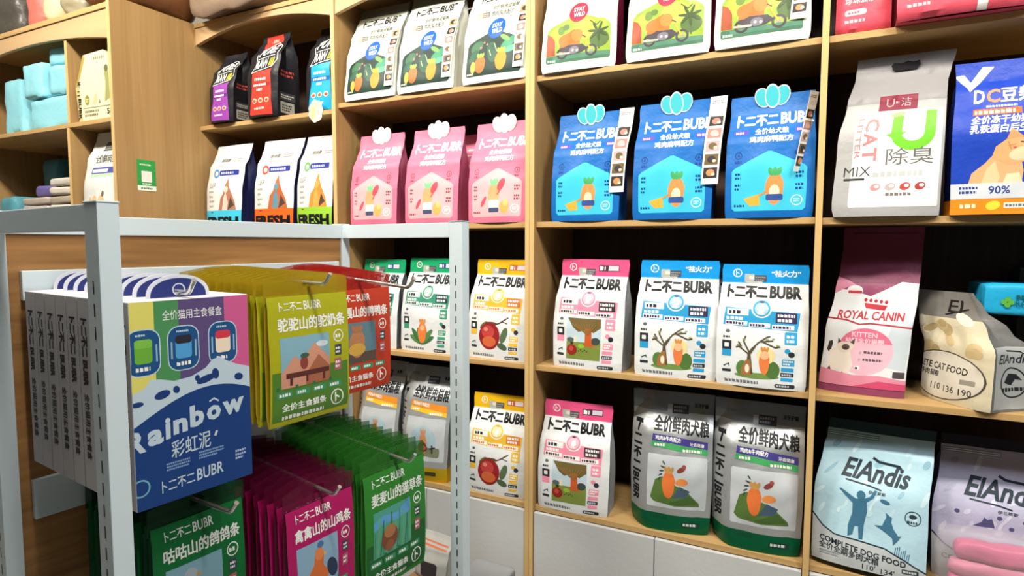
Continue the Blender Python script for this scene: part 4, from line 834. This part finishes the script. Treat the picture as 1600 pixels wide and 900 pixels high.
# fresh food bags
for x, c, pl, an, labx, seed, yaw in ((-2.252, '#3fb8d4', '#4f8fc0', ('#a8705a', '#d9c0b0'), 'white food bag with cyan base, leftmost under the purple raw food bag', 41, 0), (-1.955, '#e0621f', '#c9503f', ('#b8643a', '#5f8a9a'), 'white food bag with orange base, under the red raw food bag', 42, 0), (-1.734, '#93c43a', '#6aa85a', ('#d98a3a', '#e0a050'), 'white food bag with lime base, cut by the oak upright', 43, 0)):
    o = obj('food_bag', bag('food_bag', .222, .355, .085, '#dbdad6', '#20244f', art_fresh(c, pl, an, seed), tab=PILLOW, seed=seed, wr=.003, bulge=.014)[0])
    tag(o, labx, 'pet food bag', 'white bags with coloured bases'); stand(o, x, D+.0+.05, S2, yaw); o.scale.x = 1 if x < -1.8 else .83
# the right-hand bay
LIT = [(0, 1.0, 1, 0, 0), (.06, 1.03, 1.04, -.002, 0), (.45, 1.0, 1, .004, .004), (.72, .93, .75, .016, .016), (.82, .9, .3, .024, .022), (.87, .9, .05, .03, .024), (1, .93, .03, .038, .028)]
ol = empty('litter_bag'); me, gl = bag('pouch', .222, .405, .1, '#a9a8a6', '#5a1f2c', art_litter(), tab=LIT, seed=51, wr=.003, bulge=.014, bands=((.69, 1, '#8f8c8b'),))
obj('pouch', me, ol)
p, n = gl.at(.52, .93)
hp = [(.031*x, .011*z) for x, z in ((-1, .2), (-.8, .85), (-.3, .6), (.1, 1), (.5, .7), (.9, .9), (1, .1), (.8, -.9), (-.8, -1))]
hh = obj('carry_hole', prism('carry_hole', hp, .0008, [mat('#141012', 'ink')]), ol, (p.x, p.y-.006, p.z)); hh['label'] = 'dark cut-out carry hole'
tag(ol, 'grey and white cat litter bag with green U and carry hole', 'cat litter bag'); stand(ol, .1515, D+.056, S2-.0022)
o = obj('food_bag', bag('food_bag', .21, .362, .08, '#1d3fa8', '#142458', art_bluecat(), tab=[(0, .98, 1, 0, 0), (.5, 1, 1, 0, 0), (.8, .98, .5, .004, .01), (.88, .96, .08, .006, .016), (1, .98, .03, .006, .02)], seed=52, wr=.003, bands=((0, .1, '#e0851f'),))[0])
tag(o, 'royal blue cat food bag with ginger kitten and orange base', 'pet food bag'); stand(o, .386, D+.045, S2-.0022)
RCT = [(0, 1.0, 1, -.01, 0), (.05, 1.0, 1.02, -.008, 0), (.35, .985, .95, 0, .008), (.6, .95, .72, .014, .02), (.75, .93, .5, .02, .03), (.88, .93, .16, .022, .04), (.95, .94, .04, .022, .044), (1, .94, .03, .022, .046)]
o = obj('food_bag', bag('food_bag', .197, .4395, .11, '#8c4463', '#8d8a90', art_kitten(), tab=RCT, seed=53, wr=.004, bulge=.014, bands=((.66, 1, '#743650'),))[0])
tag(o, 'tall pink and silver kitten food bag with a red crown', 'pet food bag'); stand(o, .137, 1.811+.05, S3-.0022, -8)
CT = [(0, 1, 1, 0, 0), (.06, 1.02, 1.02, 0, 0), (.5, 1.02, .9, 0, -.004), (.68, 1.0, .5, -.03, -.02), (.86, .86, .2, -.055, -.034), (1, .78, .1, -.068, -.04)]
GT = [(0, 1, 1, 0, 0), (.5, 1.02, .95, 0, 0), (.8, 1, .6, 0, .02), (1, .9, .3, 0, .03)]
o = obj('food_bag', bag('food_bag', .185, .274, .134, '#cfc4a6', '#6d6c69', art_catface(), art_catside(), tab=CT, seed=54, wr=.007, bulge=.02, bands=((.76, 1, '#7d7a74'),))[0])
tag(o, 'cream cat food bag slumped at an angle, silver side panel showing', 'pet food bag'); o.location = (.3765, 1.845, S3-.0016); o.rotation_euler = (0, 0, math.radians(-52))
o = obj('food_bag', bag('food_bag', .2, .213, .12, '#a9b7a4', '#7d8a7c', (lambda a: (a.text('COMPLETE', 1, 11.5, 14, 1.9, '#26302c', .02), a.text('全价全期', 1, 8.4, 9, 2, '#2f3a34', .012), a.line([(0, 14.4), (20, 14.2)], .3, '#3c4842'), a)[-1])(Art(20, 20)), tab=GT, seed=55, wr=.005)[0])
tag(o, 'pale green food bag at the shelf end beside the slumped cream bag', 'pet food bag'); o.location = (.592, 1.81, S3-.0016); o.rotation_euler = (0, 0, math.radians(-6))
bm = bmesh.new()
cy_ = obj('treat_pouch', softbox('treat_pouch', .26, .17, .078, [mat('#27a3cf', 'film')], 7, .004, .012, 10, 7))
stp = Art(26, 7.8); stp.text('RALAP', 6.2, 2.4, 4.6, 1.5, '#155a63', .012); [stp.ell(4.6+math.cos(k*PI/2)*.7, 3.3+math.sin(k*PI/2)*.7, .6, .6, '#5aa83c', 0, 12) for k in range(4)]; stp.greek(6.2, 4.3, 4.4, .9, '#155a63', 1)
bm.from_mesh(cy_.data); ms = [m for m in cy_.data.materials]
stamp(bm, stp, Grid([0, 1], [0, 1], [[Vector((-.13, -.0895, 0)), Vector((.13, -.0895, 0))], [Vector((-.13, -.0895, .078)), Vector((.13, -.0895, .078))]]), ms)
cy_.data = mesh('treat_pouch', bm, ms, 60)
tag(cy_, 'bright cyan pouch lying flat on top of the pale green bag', 'pouch'); cy_.location = (.499, 1.905, 1.33); cy_.rotation_euler = (0, math.radians(1.5), math.radians(2))
o = obj('carton', boxmesh('carton', (-.06, .06, -.034, .034, 0, .335), [mat('#4c4a50', 'paper')], .002)); tag(o, 'dark grey carton at the back of the shelf above the cyan pouch', 'carton'); o.location = (.545, 2.037, S3-.0018)
# pink litter packs on the top shelf of the right-hand bay
def pinkpack(w, seed, extra):
    a = Art(w*100, 25)
    a.text('珍珠猫砂', 2, 7.2, 6.4, 2.4, '#e9b9bd', .016); a.text('珍珠猫砂', 2, 10.4, 7, 2.4, '#e9b9bd', .016); a.rect(2, 4.4, 4.6, 1.4, '#ead0ce', .5); a.greek(2.6, 4.8, 3.2, .6, '#b06a70', 1); a.greek(2, 2.6, 6, .8, '#e3a9ae', 1)
    if extra: a.rect(w*100-11, 0, 1.9, 25, '#e3dfd6'); a.rect(w*100-8.4, 4.4, 8, 1.8, '#e3d6d6', .6); a.ell(w*100-7.3, 5.3, .7, .7, '#6a86b0'); a.text('2.2KG', w*100-4.6, 2.4, 3.6, 1.1, '#e9c9cc', .012)
    return bag('litter_pack', w, .25, .12, '#d2505f', '#a83a4c', a, tab=[(0, 1.0, .9, 0, 0), (.06, 1.0, 1.1, 0, 0), (.6, 1, 1, 0, 0), (.9, .97, .3, 0, .02), (1, .96, .04, 0, .02)], seed=seed, wr=.005, bulge=.014)[0]
o = obj('litter_pack', pinkpack(.12, 61, 0)); tag(o, 'narrow pink cat litter pack at the shelf end beside the oak upright', 'litter pack', 'pink litter packs'); stand(o, .0895, D+.10, S1-.001)
o = obj('litter_pack', pinkpack(.262, 62, 1)); tag(o, 'wide pink cat litter pack with white stripe, overhanging the shelf edge', 'litter pack', 'pink litter packs'); stand(o, .287, D+.045, S1-.001, 0)
# large dog food bags at the lower right
DOGT = [(0, 1, 1, 0, 0), (.05, 1.02, 1.03, 0, 0), (.5, 1.03, 1, 0, .004), (.8, 1.0, .5, .012, .014), (.88, .98, .1, .016, .02), (1, .99, .04, .02, .04)]
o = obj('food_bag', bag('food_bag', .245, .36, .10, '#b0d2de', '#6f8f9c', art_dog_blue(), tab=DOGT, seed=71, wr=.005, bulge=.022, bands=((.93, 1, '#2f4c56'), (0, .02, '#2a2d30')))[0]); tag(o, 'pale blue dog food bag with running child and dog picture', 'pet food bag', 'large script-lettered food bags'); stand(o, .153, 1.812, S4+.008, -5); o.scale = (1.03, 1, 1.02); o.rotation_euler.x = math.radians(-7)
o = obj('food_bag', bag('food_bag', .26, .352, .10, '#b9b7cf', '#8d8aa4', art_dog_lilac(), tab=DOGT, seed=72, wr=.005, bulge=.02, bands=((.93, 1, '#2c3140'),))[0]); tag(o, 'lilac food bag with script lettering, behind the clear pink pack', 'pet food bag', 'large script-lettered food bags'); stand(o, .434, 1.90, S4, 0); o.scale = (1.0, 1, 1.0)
w_ = empty('towel_pack'); tag(w_, 'clear plastic pack of folded pink cloths in front of the lilac bag', 'cloth pack')
for k in range(3):
    q = obj('folded_cloth', softbox('folded_cloth', .26, .045, .05, [mat(('#d0578a', '#dd86a0', '#d8698f')[k], 'soft')], 80+k, .008, .02, 8, 14), w_, (0, 0, .002+.043*k)); q.scale.x = 1-.04*k
q = obj('printed_card', boxmesh('printed_card', (-.05, .05, -.0325, -.031, .004, .055), [mat('#cfd3d4', 'paper')], .0004), w_); q.location.x = .08
obj('clear_film', softbox('clear_film', .31, .06, .165, [mat('#d9d4d8', 'plastic', .22)], 85, .007, .02, 12, 11), w_)
w_.location = (.452, 1.772, S4+.0005)
# ---- hanging treats on the rack
def hang(o, a, b, z, yaw=0): o.location = rloc(a, b, z); o.rotation_euler = (0, 0, TH_R+PI/2+math.radians(yaw)); return o
# meal boxes
bm = bmesh.new(); BWD, BH, BT = .1865, .312, .0415
box(bm, -BWD/2, BWD/2, 0, BT, 0, BH, bev=.0012); ms = [mat('#c3c1c4', 'paper')]
V = Vector
stamp(bm, art_rainbow(), Grid([0, 1], [0, 1], [[V((-BWD/2+.0006, 0, 0)), V((BWD/2-.0006, 0, 0))], [V((-BWD/2+.0006, 0, BH-.001)), V((BWD/2-.0006, 0, BH-.001))]]), ms, off=.0003, dk=.00007)
stamp(bm, art_rainbow_side(), Grid([0, 1], [0, 1], [[V((-BWD/2, BT, 0)), V((-BWD/2, 0, 0))], [V((-BWD/2, BT, BH)), V((-BWD/2, 0, BH))]]), ms, off=.0003, dk=.00007)
carton = mesh('carton', bm, ms)
def arch(rx, rz, z0, hr, pw):
    hole = [(-hr*math.sin(2*PI*k/16), .012-hr*math.cos(2*PI*k/16)) for k in range(17)]
    return [(rx, z0)]+[(rx*math.cos(t), rz*max(0, math.sin(t))**pw) for t in [PI*k/24 for k in range(1, 24)]]+[(-rx, z0), (-.0002, z0)]+[(x-.0002 if k == 0 else x+.0002 if k == 16 else x, z) for k, (x, z) in enumerate(hole)]+[(.0002, z0)]
tab_me = prism('hang_tab', arch(.05, .036, -.004, .0085, .8), .0012, [mat('#c9ccd6', 'paper')], [(arch(.044, .0305, .0005, .0105, .8), '#26306e')])
NB = 9
ordn = ['nearest the oak back board', 'second from the back board', 'third from the back board', 'fourth from the back board', 'fifth from the back board', 'fourth from the front', 'third from the front', 'behind the front one', '']
for i in range(NB):
    t = empty('meal_box'); obj('carton', carton, t); obj('hang_tab', tab_me, t, (0, BT-.0018, BH))
    tag(t, 'blue rainbow-lettered cat meal box with colour stripes, foremost on its hook' if i == NB-1 else 'white-spined cat meal box on the rack, '+ordn[i], 'boxed pet food', 'boxed cat meals on the upper near hook')
    hang(t, -.405+.0432*(i+1)-.008, .137, 1.1045, random.Random(i).uniform(-.25, .25))
# treat packs
def pack(base, film, art, seed, wd=.19, h=.25):
    me, g = bag('pouch', wd, h, .016, base, film, art, tab=[(0, .99, .2, 0, 0), (.06, 1, .8, 0, 0), (.5, 1, 1, 0, 0), (.93, 1, .6, 0, 0), (1, 1, .15, 0, 0)], seed=seed, bulge=.003, wr=.0016, nu=8, nv=10, wave=0)
    us = [0, .25, .43, .57, .75, 1]; vv = [0, .25, .48, .76, 1]
    wx = wd/2+.004
    P = [[Vector((-wx+2*wx*u, .004*math.sin(6*u+seed)*v, h-.012+.058*v-(0.012*(2*u-1)**2 if v == 1 else 0))) for u in us] for v in vv]
    hd = sheet('header_film', P, .0009, [mat(film, 'plastic', .52)], None, us, vv, hole=(2, 2))
    return me, hd
def hook_of(base, film, art, row, hi, b, n, a_front, pitch, seed, nm, grp, wd=.19, jit=.8, h=.25):
    me, hd = pack(base, film, art, seed, wd, h)
    pos = ['foremost on its hook', 'directly behind the foremost', 'third from the front', 'fourth from the front', 'fifth from the front', 'sixth from the front', 'seventh from the front', 'eighth from the front', 'ninth from the front', 'tenth from the front', 'eleventh from the front', 'twelfth from the front']
    rnd = random.Random(seed)
    for i in range(n):
        t = empty('treat_pack'); obj('pouch', me, t); obj('header_film', hd, t)
        tag(t, nm+', '+pos[i], 'treat pack', grp)
        a = a_front-pitch*i
        hang(t, a, b+(rnd.uniform(-.004, .004) if i else 0), hook_z(row, hi, a-.004)-h-.0237, rnd.uniform(-jit, jit) if i else 0)
hook_of('#a5a51c', '#a88e1c', art_pack('驼驼山的驼奶条', '#7fa9b8', d_desert, '#4f7a2e'), 0, 1, .40, 12, -.085, .0265, 91, 'yellow camel milk treat pack', 'yellow treat packs')
hook_of('#b83a22', '#a8241c', art_pack('嘎嘎山的鸭鸭条', '#5b7c88', d_duck), 0, 2, .638, 8, -.20, .027, 92, 'red duck treat pack', 'red treat packs')
hook_of('#0f6b34', '#0c3f24', art_pack('咕咕山的鸽鸽条', '#7fa9b8', d_pigeon), 1, 0, .195, 10, -.14, .027, 93, 'dark green pigeon treat pack', 'dark green treat packs', wd=.166)
hook_of('#a8185c', '#5f1030', art_pack('禽禽山的山鸡条', '#86a8c0', d_hen), 1, 1, .413, 12, -.08, .0275, 94, 'magenta pheasant treat pack', 'magenta treat packs', wd=.166)
hook_of('#2f7f2c', '#2c6f24', art_pack('麦麦山的猫草条', '#4f9a8a', d_grass, '#1f5f2c'), 1, 2, .632, 12, -.085, .0275, 95, 'bright green cat grass treat pack', 'bright green treat packs', wd=.2, h=.278)
# ---- the deep unit at the far left
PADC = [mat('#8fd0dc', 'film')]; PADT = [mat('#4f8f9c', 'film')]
for i, (x, z, w, h, y, lab) in enumerate(((-2.915, 1.9915, .33, .135, .14, 'light blue pad pack, wide one at the bottom of the stack by the divider'), (-3.03, 2.1275, .16, .15, .13, 'light blue pad pack standing on the left half of the wide one'), (-2.84, 2.1275, .17, .125, .14, 'light blue pad pack on the right half of the wide one'), (-2.845, 2.2533, .18, .075, .15, 'light blue pad pack topmost, tilted under the arch'), (-3.225, 1.9915, .16, .24, .14, 'light blue pad pack at the cut-off left edge of the shelf'))):
    o = obj('pad_pack', softbox('pad_pack', w, .22, h, PADC, 100+i, .006, .014)); tag(o, lab, 'pad pack', 'light blue pad packs'); o.location = (x, LY+.012+y, z)
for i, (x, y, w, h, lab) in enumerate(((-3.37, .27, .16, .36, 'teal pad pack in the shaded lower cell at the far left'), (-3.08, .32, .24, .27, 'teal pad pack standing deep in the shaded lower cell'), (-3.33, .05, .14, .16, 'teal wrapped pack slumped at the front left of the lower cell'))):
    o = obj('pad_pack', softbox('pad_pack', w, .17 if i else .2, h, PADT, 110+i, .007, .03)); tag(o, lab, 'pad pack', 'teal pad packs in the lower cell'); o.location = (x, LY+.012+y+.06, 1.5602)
for i in range(6):
    o = obj('folded_pack', softbox('folded_pack', .17, .2, .036, [mat(('#c9bda8', '#b9ac98', '#cfc6b6', '#a89a86', '#d3cabc', '#cfc8bc')[i], 'film')], 120+i, .004, .012)); tag(o, 'pale folded pack, '+('lowest', 'second from bottom', 'third from bottom', 'third from top', 'second from top', 'uppermost')[i]+' of the stack beside the cell divider', 'folded pack', 'pale folded packs stacked in the lower cell'); o.location = (-2.85+.003*(i % 2), LY+.125, 1.5602+.0368*i)
for i in range(4):
    o = obj('folded_pack', softbox('folded_pack', .2, .2, .036, [mat(('#a89a8c', '#9c8f84', '#b9a9a0', '#b0a296')[i], 'film')], 130+i, .004, .012)); tag(o, 'beige folded pack, '+('lowest', 'second', 'third', 'uppermost')[i]+' of the left stack in the lower cell', 'folded pack', 'beige folded packs stacked in the lower cell'); o.location = (-3.06, LY+.125, 1.5602+.0368*i)
o = obj('folded_pack', softbox('folded_pack', .15, .16, .05, [mat('#6a5f9a', 'film')], 140, .006, .015)); tag(o, 'purple and white pack lying on the beige folded packs', 'folded pack'); o.location = (-3.03, LY+.135, 1.7085)
# hexagonal litter box and white bag in the narrow cells
bm = bmesh.new(); pr = [(-.105, 0), (.105, 0), (.125, .12), (.125, .2), (.06, .268), (-.07, .262), (-.125, .14), (-.11, .02)]
ms = [mat('#d9d3ae', 'paper'), mat('#b9a860', 'paper')]
fr = bm.faces.new([bm.verts.new((x, 0, z)) for x, z in pr]); fr.normal_update()
if fr.normal.y > 0: fr.normal_flip()
ex = bmesh.ops.extrude_face_region(bm, geom=[fr]); bmesh.ops.translate(bm, vec=(0, .14, 0), verts=[v for v in ex['geom'] if isinstance(v, bmesh.types.BMVert)]); bmesh.ops.recalc_face_normals(bm, faces=bm.faces[:])
a = Art(25, 26.8); a.poly([(0, 14), (.9, 13.4), (3.4, 18), (6.8, 25.2), (5.6, 26.2)], '#a8954e'); a.poly([(0, 14), (1.5, 2), (1.6, .2), (4, .2), (3.4, 4), (2.4, 14)], '#bfb27c')
a.text('BUBR', 1.4, 1, 2, 8.4, BK, .04, rot=-1); a.text('二', 1, 10.6, 1.6, 1.8, BK, .03); a.text('不', 1.4, 14, 2, 2, BK, .03)
a.rect(4.4, 5.2, 20, .25, '#77704f'); a.greek(5.4, 2, 9, 2.4, '#7a745c', 2); a.ell(7.2, 8.4, 1.5, 2, '#8f8a3a'); a.greek(6.2, 7.6, 2, 1.4, '#d3cf9a', 2); a.poly([(11, 6.6), (12, 10), (13.4, 11), (13.8, 8), (13, 6.6)], '#c9b98a').poly([(14.4, 6.6), (15.2, 8.4), (16, 6.6)], '#8a8468'); a.poly([(18.5, 7), (19.4, 14), (18.8, 18), (20, 20), (21.4, 18), (21.6, 8)], '#9a9a5c').ell(20, 19.6, 1.2, 1.4, '#6f6a48'); a.greek(12.4, 23.6, 7, 1.2, '#8f8a74', 1); a.text('5L', 19.6, 2, 3.6, 2.2, BK, .02)
stamp(bm, a, Grid([0, 1], [0, 1], [[V((-.125, 0, 0)), V((.125, 0, 0))], [V((-.125, 0, .268)), V((.125, 0, .268))]]), ms, off=.0004)
o = obj('litter_box', mesh('litter_box', bm, ms)); tag(o, 'cream many-sided litter box with black side lettering in the narrow cell', 'litter box'); o.location = (-2.568, LY+.03, 1.992); o.rotation_euler = (0, 0, math.radians(2))
o = obj('food_bag', bag('food_bag', .23, .4, .09, '#dcdcd4', '#c9c9c2', (lambda a: (a.rect(9, 31.6, 5.6, 4, '#4a4a44').greek(9.4, 32.2, 4.8, 2.8, '#8a8a84', 3), a.text('全价鲜肉猫粮', 7, 26.6, 16, 3.4, '#55544e', .016), a.rect(6, 22.2, 16, 2.6, '#4f548f').rect(6.6, 22.7, 10, 1.4, '#cfd3de', .3), a.rect(6, 20.8, 14, 1.2, '#a8cfa8'), a.poly([(4.8, 2), (5, 8.6), (7.4, 10), (9, 7), (9, 2)], '#9aba34'), a.poly([(8.6, 2), (8.8, 9), (11.8, 9.4), (13, 5), (12.6, 2)], '#dc6a34'), a.ell(10, 11.6, 1.8, 1.8, '#d9b58a').ell(6.6, 11.4, 1.2, 1.6, '#cfc38a').ell(15.6, 5.6, 3.4, 2.4, '#9a93b0').ell(14.6, 11, 2.2, 2.6, '#d3b48c').ell(15.4, 14, .8, 1.2, '#6a5a4c'), a)[-1])(Art(23, 40)), tab=PILLOW, seed=152, wr=.004, bulge=.016)[0])
tag(o, 'white cat food bag with green and orange figures, below the litter box', 'pet food bag'); o.location = (-2.565, LY+.075, 1.5606)
# things lying on top of the bookcases
for i, (nm, x, y, z, w, d, h, c, lab, amp) in enumerate((('wrapped_cushion', -3.045, LY+.17, 2.4156, .13, .24, .2, '#c96a5e', 'salmon pink wrapped cushion on top of the deep unit', .012), ('wrapped_cushion', -2.905, LY+.15, 2.4156, .11, .22, .2, '#c9b690', 'cream wrapped cushion between pink cushion and patterned sack', .012), ('fabric_sack', -2.752, LY+.15, 2.4156, .14, .22, .12, '#8a8168', 'olive and brown patterned sack lying at the corner of the deep unit', .02), ('wrapped_cushion', -3.27, LY+.17, 2.4156, .24, .26, .2, '#4a4640', 'dark bundle at the far left on top of the deep unit', .015))):
    o = obj(nm, softbox(nm, w, d, h, [mat(c, 'soft')], 160+i, amp, .05)); tag(o, lab, 'soft goods', 'soft goods on top of the bookcases'); o.location = (x, y, z)
o = obj('pet_basket', softbox('pet_basket', .27, .36, .17, [mat('#6a4428', 'soft')], 170, .012, .07, 10)); tag(o, 'brown stitched pet bed in plastic on top of the bookcase corner', 'pet bed', 'soft goods on top of the bookcases'); o.location = (-2.53, 1.595, 2.4406)
me = softbox('pet_cushion', .46, .40, .15, [mat('#7d6a58', 'soft')], 171, .014, .08, 14, 7)
for v in me.vertices:                                              # the front sags over the edge of the bookcase
    if v.co.y < -.158: v.co.z -= min(.05, (-.158-v.co.y)*1.4)*max(0, 1-(v.co.x/.2)**2*.5)
o = obj('pet_cushion', me); tag(o, 'taupe plastic-wrapped pet cushion drooping over the bookcase front', 'pet bed', 'soft goods on top of the bookcases'); o.location = (-2.145, 1.868, 2.4446)
# ---- stock on the floor in front of the cabinets
for i, (x, y, w, d, h, lab) in enumerate(((-.99, 1.6, .34, .2, .41, 'plain brown stock carton on the floor beside the rack end'), (-.66, 1.62, .3, .18, .40, 'plain brown stock carton on the floor before the right cabinet door'))):
    o = obj('stock_carton', boxmesh('stock_carton', (-w/2, w/2, -d/2, d/2, 0, h), [mat('#8f6f4c', 'paper')], .003)); tag(o, lab, 'carton', 'stock cartons on the floor'); o.location = (x, y, .0005)
for i, (x, y, z, w, d, h, lab, c) in enumerate(((-.90, 1.585, .411, .15, .17, .052, 'grey foil pack on the floor stock, nearest the rack end post', '#8f9294'), (-.745, 1.60, .4015, .14, .15, .04, 'grey foil pack on the floor stock, below the double oak upright', '#85868c'), (-.59, 1.60, .4015, .14, .15, .024, 'grey foil pack on the floor stock, farthest right', '#77757c'))):
    o = obj('foil_pack', softbox('foil_pack', w, d, h, [mat(c, 'film')], 180+i, .008, .015, 10, 16)); tag(o, lab, 'foil pack', 'grey foil packs on the floor stock'); o.location = (x, y, z)
a = Art(12, 16); a.line([(1, 13.4), (11, 13)], .5, '#d0704a'); a.line([(1, 12.4), (11, 12)], .5, '#d0704a'); a.rect(3, 1, 6, 6, '#3a3638', 1)
o = obj('zip_bag', bag('zip_bag', .13, .13, .05, '#b3b4ae', '#a3a49e', a, tab=PILLOW, seed=190, wr=.004)[0]); tag(o, 'small clear zip bag with two orange stripes behind the rack post', 'zip bag'); o.location = (-1.085, 1.59, .411); o.rotation_euler = (0, 0, math.radians(-4))
